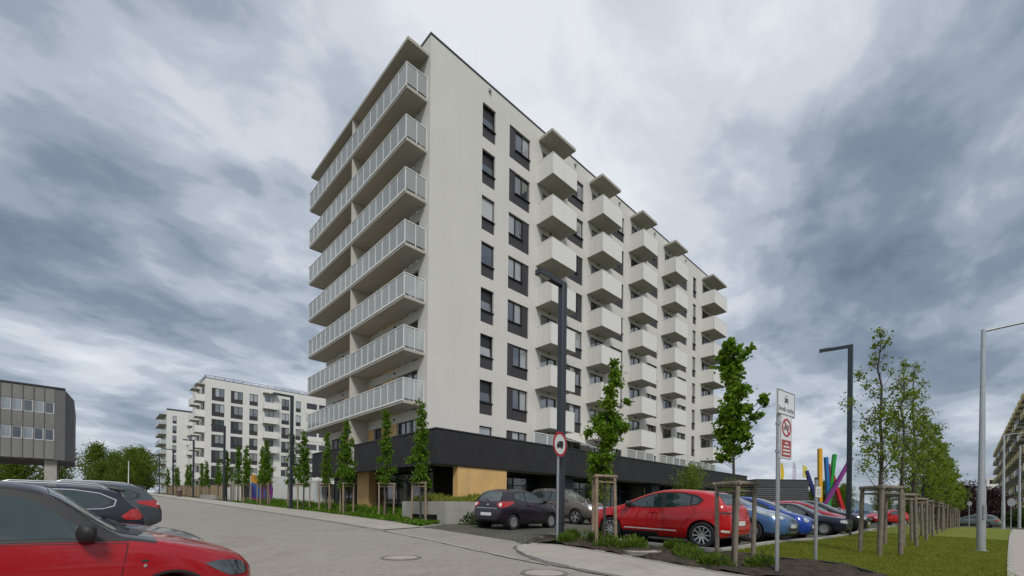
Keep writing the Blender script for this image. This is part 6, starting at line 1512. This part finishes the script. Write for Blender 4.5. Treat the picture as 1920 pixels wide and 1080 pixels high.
# office building on stilts at the left edge
OX, OY = -1.9, 77.0
OF = thing('office_building', 'grey panel clad office building raised on concrete pillars at the left edge', 'building', (OX, OY, 0))
M['offpanel'] = mat('weathered_grey_panel', (.20, .20, .185), .7, var=.16, vscale=.7); M['offdark'] = mat('dark_grey_panel', (.13, .125, .13), .75, var=.1, vscale=1)
M['offpane'] = pane_mat('office_pane', (.05, .06, .075), curtain=(.24, .28, .30), cs=.3); M['officewhite'] = mat('office_window_frame', (.52, .53, .54), .5)
P0 = .87; NP = 26
MB().box(-.9-NP*P0, 0, .06, 14, 6.4, 15.0).build('body', M['offdark'], OF)
MB().box(-.90, 0, -.05, .055, 6.38, 14.85).build('corner_panel', M['offdark'], OF)
MB().hexa([(0, .06, 6.4), (.75, 1.1, 6.4), (.75, 14, 6.4), (0, 14, 6.4)], [(0, .06, 14.9), (.75, 1.1, 14.0), (.75, 14, 14.0), (0, 14, 14.9)]).build('end_wall', M['offdark'], OF)
bands = [(13.30, 14.95), (10.12, 11.85), (6.45, 8.62)]; wb_ = [(11.88, 13.27), (8.65, 10.09)]
pms = [MB().box(.02, P0-.02, -.05, .055, a+.02, b-.02).mesh('facade_panel', M['offpanel']) for a, b in bands]
wfm = []
for a, b in wb_:
    f = MB(); f.box(.03, P0-.03, -.01, .055, a, a+.10); f.box(.03, P0-.03, -.01, .055, b-.06, b); f.box(.03, .12, -.01, .055, a+.1, b-.06); f.box(P0-.12, P0-.03, -.01, .055, a+.1, b-.06)
    wfm.append((f.mesh('window', M['officewhite']), MB().box(.12, P0-.12, .01, .05, a+.1, b-.06).mesh('pane', M['offpane'])))
fin = MB().box(-.03, .03, -.12, .05, 6.4, 15.0).mesh('mullion', M['offdark'])
for i in range(NP):
    x = -.9-(i+1)*P0
    for me in pms: new('facade_panel', me, OF, (x, 0, 0))
    for f, p in wfm: w = new('window', f, OF, (x, 0, 0)); new('pane', p, w)
    new('mullion', fin, OF, (x, 0, 0))
MB().box(-.9-NP*P0, .0, -.15, .06, 15.0, 15.16).build('roof_coping', M['coping'], OF)
for x in (-1.75, -7.8, -14, -20): MB().box(x, x+1.05, .6, 1.6, 1.2, 6.4).build('pillar', M['concrete'], OF); MB().box(x+.1, x+.95, 9, 10, 1.2, 6.4).build('pillar', M['concrete'], OF)

# mural wall, wall slabs and garden wall on the left street
MW = thing('mural_wall', 'sloping white ramp wall with a colourful abstract mural', 'wall', (14.0, 37.3, 0))
MB().hexa([(0, 0, .5), (.35, 0, .5), (.35, 22.2, 1.0), (0, 22.2, 1.0)], [(0, 0, 3.3), (.35, 0, 3.3), (.35, 22.2, 5.0), (0, 22.2, 5.0)]).build('wall', M['plaster2'], MW)
for nm, c in (('orange', (.62, .27, .02)), ('violet', (.20, .012, .22)), ('azure', (.015, .10, .32)), ('indigo', (.035, .015, .17)), ('magenta', (.40, .01, .20))): M['mural_'+nm] = mat('mural_'+nm, c, .7, var=.15, vscale=.6)
def mural(nm, pts, d): MB().prism([(y-37.3, z) for y, z in pts], 'x', -.012-d, -.002).build('mural_shape', M['mural_'+nm], MW)
mural('violet', [(50.6, 1.75), (55.0, 1.75), (55.2, 3.4), (54.0, 4.2), (51.6, 4.1), (50.4, 3.0)], .000)
mural('azure', [(54.6, 2.0), (58.6, 2.0), (58.8, 4.1), (56.0, 4.0), (54.8, 3.2)], .006)
mural('indigo', [(56.6, 1.8), (59.2, 1.8), (59.3, 3.3), (57.6, 3.5)], .012)
mural('orange', [(57.2, 4.72), (59.2, 4.8), (58.8, 3.9), (56.6, 3.6), (55.2, 4.0), (56.4, 4.2)], .018)
mural('orange', [(51.4, 3.7), (54.2, 4.5), (53.4, 3.9), (54.6, 3.6), (52.6, 3.4)], .018)
mural('magenta', [(50.8, 1.75), (59.1, 1.75), (58.0, 2.05), (52.0, 2.0)], .024)
mural('azure', [(51.6, 2.0), (53.4, 2.0), (53.8, 2.9), (52.2, 2.7)], .018)
for i, (v0, v1, zt) in enumerate(((60.2, 61.5, 4.5), (62.2, 64.6, 4.6), (65.1, 66.0, 4.7))):
    z0 = G(13, v0); o = MB().box(0, .3, 0, v1-v0, -.2, zt-z0).build('wall_slab', M['plaster2'] if i != 1 else M['concrete'], None, (13, v0, z0))
    tag(o, ('narrow white wall slab right next to the mural', 'wide grey wall slab in the middle of three by the round sign', 'narrow white wall slab beside the round sign, leftmost of three')[i], 'wall')
M['garden'] = mat('beige_boards', (.40, .29, .17), .8, var=.2, vscale=2)
GW = thing('garden_wall', 'long low beige boarded wall behind the far young trees', 'fence', (13.2, 70, 0))
for i in range(60):
    y = i*.95; z0 = G(13.2, 70+y); MB().box(0, .06, y+.02, y+.93, z0-.1, z0+1.75).build('board', M['garden'], GW)
for i in range(16):
    y = i*3.8; z0 = G(13.2, 70+y); MB().box(-.08, 0, y-.06, y+.06, z0-.1, z0+1.9).build('post', M['stakegrey'], GW)
bn = thing('litter_bin', 'brown litter bin on the pavement far down the left street', 'litter bin', (9.3, 76, G(9.3, 76)))
MB().lathe([(.0, 0), (.26, 0), (.30, .75), (.24, .8), (0, .8)], 16, axis='z').build('bin', mat('bin_brown', (.10, .055, .045), .6), bn, smooth=True, sharp=40); MB().lathe([(.31, .78), (.34, .95), (.2, 1.1), (0, 1.12)], 16, axis='z').build('lid', mat('bin_lid', (.22, .13, .13), .5), bn, smooth=True, sharp=40)
for i, (x, y) in enumerate(((11.2, 66.6),)):
    o = MB().box(-.8, .8, -1.5, 1.5, -.1, .45).build('low_wall', M['concrete'], None, (x, y, G(x, y))); tag(o, 'low concrete kerb wall beside the far left pavement', 'wall')

# louvred dark building, flags and coloured beams on the right
LB_ = thing('utility_building', 'low dark building with louvred walls behind the parked cars', 'building', (63.0, 19.9, 0), math.atan2(15.1-19.9, 68-63.0)); LN = 6.9
M['louvre'] = mat('dark_louvre', (.028, .029, .033), .5); M['fascia'] = mat('dark_fascia', (.052, .053, .060), .45)
MB().box(.1, LN-.1, .1, 9, -1, 4.3).build('body', M['darkwall'], LB_); MB().box(0, LN, 0, 9.1, 4.25, 5.25).build('fascia', M['fascia'], LB_); MB().box(-.06, LN+.06, -.06, 9.2, 5.25, 5.33).build('roof_coping', M['coping'], LB_)
sla = MB().hexa([(.02, .0, 0), (LN-.02, .0, 0), (LN-.02, .09, .22), (.02, .09, .22)], [(.02, -.02, .03), (LN-.02, -.02, .03), (LN-.02, .07, .25), (.02, .07, .25)]).mesh('slat', M['louvre'])
slb = MB().box(-.0, .08, .02, 9, 0, .2).mesh('slat', M['louvre'])
for i in range(12):
    new('slat', sla, LB_, (0, 0, 1.2+i*.25)); new('slat', slb, LB_, (LN-.08, 0, 1.2+i*.25))
bc = thing('beam_sculpture', 'sculpture of tilted coloured beams rising behind the parked cars', 'sculpture', (80.6, 15.6, 0))
def beam(col, p0, p1, w, c):
    m = mat('beam_'+col, c, .45); p0, p1 = Vector(p0)-Vector((80.6, 15.6, 0)), Vector(p1)-Vector((80.6, 15.6, 0)); mb = MB(); d = (p1-p0).normalized(); a = d.cross(Vector((.69, .72, 0))).normalized(); b = d.cross(a)
    ring_ = lambda p: [p+a*w*.72+b*w*.72, p-a*w*.72+b*w*.72, p-a*w*.72-b*w*.72, p+a*w*.72-b*w*.72]; mb.hexa(ring_(p0), ring_(p1), 0); mb.build('beam', m, bc)['label'] = col+' beam'
beam('yellow', (79.9, 16.3, 0), (79.75, 16.4, 10.65), .33, (.70, .36, .012)); beam('blue', (80.9, 15.3, 0), (80.4, 15.75, 9.35), .30, (.01, .15, .40))
beam('green', (80.5, 15.6, 0), (81.35, 14.85, 9.8), .31, (.012, .30, .03)); beam('purple', (78.3, 16.4, 0), (81.9, 12.9, 9.2), .30, (.20, .025, .20))
beam('red', (82.6, 13.6, 0), (81.1, 15.1, 6.8), .31, (.50, .012, .02)); beam('dark red', (80.9, 15.3, 4), (80.75, 15.45, 8.3), .20, (.20, .012, .05))
beam('navy', (79.9, 16.2, 1), (78.3, 17.8, 7.3), .30, (.012, .02, .14)); 
MB().hexa([Vector(p)-Vector((80.6, 15.6, 0)) for p in ((78.5, 17.65, 6.4), (78.0, 18.1, 6.2), (77.95, 18.05, 6.2), (78.45, 17.6, 6.4))], [Vector(p)-Vector((80.6, 15.6, 0)) for p in ((78.4, 17.75, 7.8), (77.9, 18.2, 8.2), (77.85, 18.15, 8.2), (78.35, 17.7, 7.8))]).build('cap', mat('beam_cap', (.62, .55, .10), .6), bc)
def flag(label, x, y, zt, zb, w, c, c2=None):
    z0 = G(x, y); t = thing('flag', label, 'flag', (x, y, z0), -.7); MB().tube((0, 0, 0), (0, 0, zt-z0+.2), .05, .03, 8).build('pole', M['white'], t)
    mb = MB(); n = 8
    for i in range(n):
        t0, t1 = i/n, (i+1)/n; f = lambda s: (w*(.35+.65*math.sin(s*2.6+.3)), .18*math.sin(s*5))
        (w0, b0), (w1, b1) = f(t0), f(t1); za, zb2 = zt-z0-(zt-zb)*t0, zt-z0-(zt-zb)*t1
        mb.quad((0.06, 0, za), (w0, b0, za), (w1, b1, zb2), (0.06, 0, zb2)); 
    mb.build('banner', mat('flag_cloth', c, .8, var=.5 if c2 else .05, vscale=3, var2=c2), t)
flag('yellow banner flag above the low dark building', 101.3, 27.5, 10.8, 7.4, .9, (.62, .46, .03)); flag('white and violet banner flag above the low dark building', 103.2, 25.8, 11.0, 7.4, .9, (.25, .20, .45), (.6, .58, .72))

# yellowish apartment slab along the right, with stacked balconies
M['ochrewall'] = mat('yellow_render', (.55, .45, .20), .85, var=.1, vscale=.5)
ang = math.atan2(-4.2+5.6, 205-96); RB = thing('apartment_slab', 'long yellowish apartment slab with stacked balconies along the right edge', 'building', (96, -6.3, 0), ang)
RL = 112; RH = 20.5
MB().box(0, RL, -12, 0, -1.5, RH).build('wall', M['ochrewall'], RB); MB().box(-.2, RL, -12.2, .15, RH, RH+.5).build('roof_coping', M['coping'], RB)
bs = MB().box(0, 3.4, 0, 1.5, 0, .18).mesh('balcony', M['slab']); bp = [MB().box(0, 3.4, 1.46, 1.52, .1, 1.1).box(0, .05, 0, 1.46, .1, 1.1).mesh('balcony_panel', M[q]) for q in ('ochrewall', 'panelwhite', 'fascia')]
wm_ = MB().box(0, 1.8, 0, .05, 0, 1.6).mesh('window', M['frame']); wp_ = MB().box(.08, 1.72, .05, .07, .08, 1.52).mesh('pane', M['pane'])
for i in range(18):
    for k in range(7):
        x = 1.2+i*6.1; z = 2.0+k*2.75
        b = new('balcony', bs, RB, (x, 0, z)); new('balcony_panel', bp[(i*3+k*5+i*k) % 3], b)
        w = new('window', wm_, RB, (x+.6, .0, z+.5)); new('pane', wp_, w); w = new('window', wm_, RB, (x+3.8, .0, z+.9)); new('pane', wp_, w)
B3 = thing('apartment_block', 'pale terraced apartment block far behind the purple leaved tree', 'building', (236, -4, 0), ang)
for i in range(4):
    MB().box(i*3, 40, -14-i, 5-i*1.2, i*4-1.5, i*4+4-1.5).build('storey', M['plaster2'], B3)
    for j in range(6): MB().box(-.03+i*3, .02+i*3, -10+j*2.3, -8.6+j*2.3, i*4, i*4+1.5).build('window', M['panedark'], B3)
    for j in range(5): MB().box(i*3+4+j*6, i*3+6.5+j*6, 4.95-i*1.2, 5.06-i*1.2, i*4-.3, i*4+1.6).build('window', M['panedark'], B3)
ptree = tree_meshes(131, 5.2, .5, [(0, 2.2), (.3, 3.0), (.6, 2.6), (.85, 1.6), (1, .4)], 60, 5200, .26, 'leafpurple', .14, up=.5, clump=.5)
plant_tree('purple_tree', 'broad purple leaved tree beyond the grey green estate car', 'tree', ptree, 86.5, 1.2, 0, 1.0)
plant_tree('purple_tree', 'second purple leaved tree nearer the yellowish slab', 'tree', ptree, 90, -1.2, 2, .9)
for i, (x, y, rx, h) in enumerate(((88, -4.2, 3.0, 2.2), (95, -5.0, 3.0, 2.6), (102, -4.6, 3.0, 2.4), (110, -4.4, 4, 2.4))):
    bush('hedge_shrub', ('dark hedge shrub at the foot of the farthest silver lamp', 'dark hedge shrub second from the lamp, before the yellowish slab', 'dark hedge shrub third from the lamp, before the yellowish slab', 'dark hedge shrub farthest along the yellowish slab')[i], x, y, rx, 2.0, h, 1800, .28, 'leafdark', 300+i, group='hedge along the yellowish slab')

# trees behind the left street and along the right horizon
big = [tree_meshes(151+i, 13.0, 1.6, [(0, 2.6), (.25, 4.4), (.55, 4.2), (.8, 2.8), (1, .6)], 62, 6500, .42, 'leaffar', .24, up=.65, clump=.75, side_twigs=2) for i in range(3)]
BG = 'broad trees behind the office building'
k = 0
for (u, v, s_, lab) in ((-16, 108, .85, 'broad green tree seen under the office building, at the far left'), (-8, 112, .80, 'broad green tree seen between the office pillars'), (-10.5, 124, .95, 'broad green tree just behind the office end pillar'), (-4, 118, .92, 'tallest broad tree right of the office building'),
                   (1.5, 126, .95, 'broad green tree in the middle of the left tree belt'), (4.5, 131, .82, 'lower broad tree in the left tree belt'), (7.5, 138, .98, 'broad green tree towards the farther white block'), (9.5, 146, 1.05, 'broad green tree beside the farther white block'), (-22, 122, .9, 'broad green tree partly hidden behind the office building'),
                   (11.8, 156, 1.05, 'broad tree nearest the farther white block balconies'), (2, 112, .55, 'smaller bright tree in front of the left tree belt'), (6, 122, .5, 'small bright tree by the end of the left street')):
    plant_tree('broad_tree', lab, 'tree', big[k % 3], u, v, k*1.7, s_*.80, BG); k += 1
RGp = 'distant trees beyond the parking lot'
for i, (u, v, s_) in enumerate(((128, 40, .55), (135, 34, .5), (140, 28, .62), (150, 25, .6), (120, 26, .42), (126, 22, .45), (160, 18, .6), (170, 14, .6), (135, 15, .4), (150, 11, .45), (180, 8, .6), (118, 48, .6), (190, 4, .5), (112, 33, .35))):
    plant_tree('broad_tree', 'small tree on the horizon beyond the parking lot', 'tree', big[i % 3], u, v, i*2.3, s_, RGp)
# hills
def hill(label, x0, y0, x1, y1, h, m, seed):
    r = random.Random(seed); n = 40; mb = MB(); dx, dy = x1-x0, y1-y0; L = math.hypot(dx, dy); nx, ny = -dy/L, dx/L; rows = []
    for i in range(n+1):
        t = i/n; hh = h*(.35+.65*math.sin(math.pi*t))*(1+.18*math.sin(t*17+seed)+.1*math.sin(t*41)); row = []
        for q, f in ((-260, 0), (-120, .55), (0, 1.0), (120, .6), (260, 0)): row.append((x0+dx*t+nx*q, y0+dy*t+ny*q, -8+hh*f+ (8 if f == 0 else 0)*-1))
        rows.append(row)
    for a, b in zip(rows, rows[1:]):
        for j in range(4): mb.quad(a[j], a[j+1], b[j+1], b[j])
    o = mb.build('hills', m, None, smooth=True); o['kind'] = 'structure'
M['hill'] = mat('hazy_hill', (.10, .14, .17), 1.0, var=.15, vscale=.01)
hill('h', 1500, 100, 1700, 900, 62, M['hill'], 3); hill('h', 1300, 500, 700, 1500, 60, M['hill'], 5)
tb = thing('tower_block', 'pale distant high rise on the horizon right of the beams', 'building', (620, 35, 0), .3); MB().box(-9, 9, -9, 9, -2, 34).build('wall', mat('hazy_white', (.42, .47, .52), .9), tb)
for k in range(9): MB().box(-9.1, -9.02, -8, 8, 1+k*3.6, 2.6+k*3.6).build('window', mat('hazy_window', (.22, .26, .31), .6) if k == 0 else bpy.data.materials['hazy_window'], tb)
# more cars far off in the lot
fc = hatch_round('white', 4.1, 1.75, 1.5, 'box', .30); fb = hatch_round('blue2', 4.2, 1.75, 1.52, 'box', .30); fs = estate('silver', 1.5, 4.6, False)
FG = 'cars far off in the parking lot'
for i, (c, u, v, hd, nm, lab) in enumerate(((fb, 63, 9.2, .3, 'hatchback', 'dark blue car parked far off, right of the second black lamp post'), (fc, 70, 8.2, .2, 'hatchback', 'white car far off in the parking lot, behind the lawn stakes'), (fs, 58, 11.0, .4, 'estate_car', 'silver estate far off, nearest behind the black lamp post'), (sage, 74, 12, 2.9, 'estate_car', 'grey green estate far off beneath the coloured beams'),
        (fc, 80, 10.5, 3.1, 'hatchback', 'white car far off on the other side of the lot'), (fb, 86, 9, 0, 'hatchback', 'dark blue car farthest off in the lot'), (fs, 66, 15, 1.2, 'estate_car', 'silver estate far off beside the louvred building'))):
    c.place(nm, lab, 'car', u, v, hd, FG)
rc = hatch_round('scarlet', 4.0, 1.75, 1.5, 'box', .30); rc.place('hatchback', 'red car far off seen between the stakes of the lawn row', 'car', 57, 6.2, 2.6, FG)
fc.place('hatchback', 'white car at the far end of the left street', 'car', 4.5, 92, 1.2)
mb = thing('mast', 'thin pale flag pole at the far end of the left street', 'pole', (5.0, 96, G(5, 96))); MB().tube((0, 0, 0), (0, 0, 5.5), .09, .05, 10).build('pole', M['white'], mb)
# things standing on the glass balconies
bt = thing('balcony_plant', 'green pot plant on a glass balcony near the dividing wall', 'plant', (13.3, 28.9, 22.06)); MB().lathe([(0, 0), (.14, 0), (.18, .35), (0, .35)], 14, axis='z').build('pot', M['column'], bt)
rg = np.random.default_rng(4); new('leaves', leaf_mesh(np.c_[rg.normal(0, .17, 120), rg.normal(0, .17, 120), .45+np.abs(rg.normal(0, .35, 120))], .22, 'leaves', 'leaf', 8, 2.4), bt)
for i, (v, k, w, lab) in enumerate(((22.7, 0, 1.1, 'dark screen panel on the topmost glass balcony at the corner'), (22.7, 3, 1.2, 'dark screen panel on the fourth glass balcony from the top at the corner'))):
    o = MB().box(0, 1.0, -.02, .02, 0, .95).build('privacy_screen', M['panel'], None, (12.95, v-.32, 24.83-2.95*k+.19)); tag(o, lab, 'screen', 'dark screens at the balcony corner')

ch = MB().box(-.22, .22, -.22, .22, .40, .44).mesh('seat', M['panel']); cb_ = MB().box(-.22, .22, .18, .22, .44, .90).mesh('backrest', M['panel']); cl = MB().box(-.02, .02, -.02, .02, 0, .40).mesh('leg', M['coping'])
for i, (v, k, rz, lab) in enumerate([(24.6, 1, .4, 'dark chair on the second glass balcony from the top'), (26.4, 2, 2.2, 'dark chair on the third glass balcony from the top'), (31.8, 3, 1.0, 'dark chair on the far half of the fourth glass balcony'),
                         (25.4, 4, -.6, 'dark chair on the fifth glass balcony from the top'), (24.2, 5, 1.4, 'dark chair on the sixth glass balcony near the corner'), (27.3, 6, .2, 'dark chair on the lowest glass balcony'), (33.2, 6, 2.9, 'dark chair on the far half of the lowest glass balcony')]):
    t = thing('balcony_chair', lab, 'chair', (13.45, v, 24.83-2.95*k+.185), rz, 'chairs on the glass balconies'); new('seat', ch, t); new('backrest', cb_, t)
    for x in (-.2, .2):
        for y in (-.2, .2): new('leg', cl, t, (x, y, 0))
# unseen trees added behind the viewpoint to darken reflections in paint and glass
for i, (u, v, s_) in enumerate(((-4, -26, .9), (6, -30, 1.0), (16, -28, .85), (-14, -20, .9), (-26, -12, 1.0), (-30, 2, .9), (26, -30, .9))):
    plant_tree('broad_tree', 'unseen broad tree added behind the viewpoint for reflections', 'tree', big[i % 3], u, v, i*1.1, s_, 'unseen trees added behind the viewpoint')
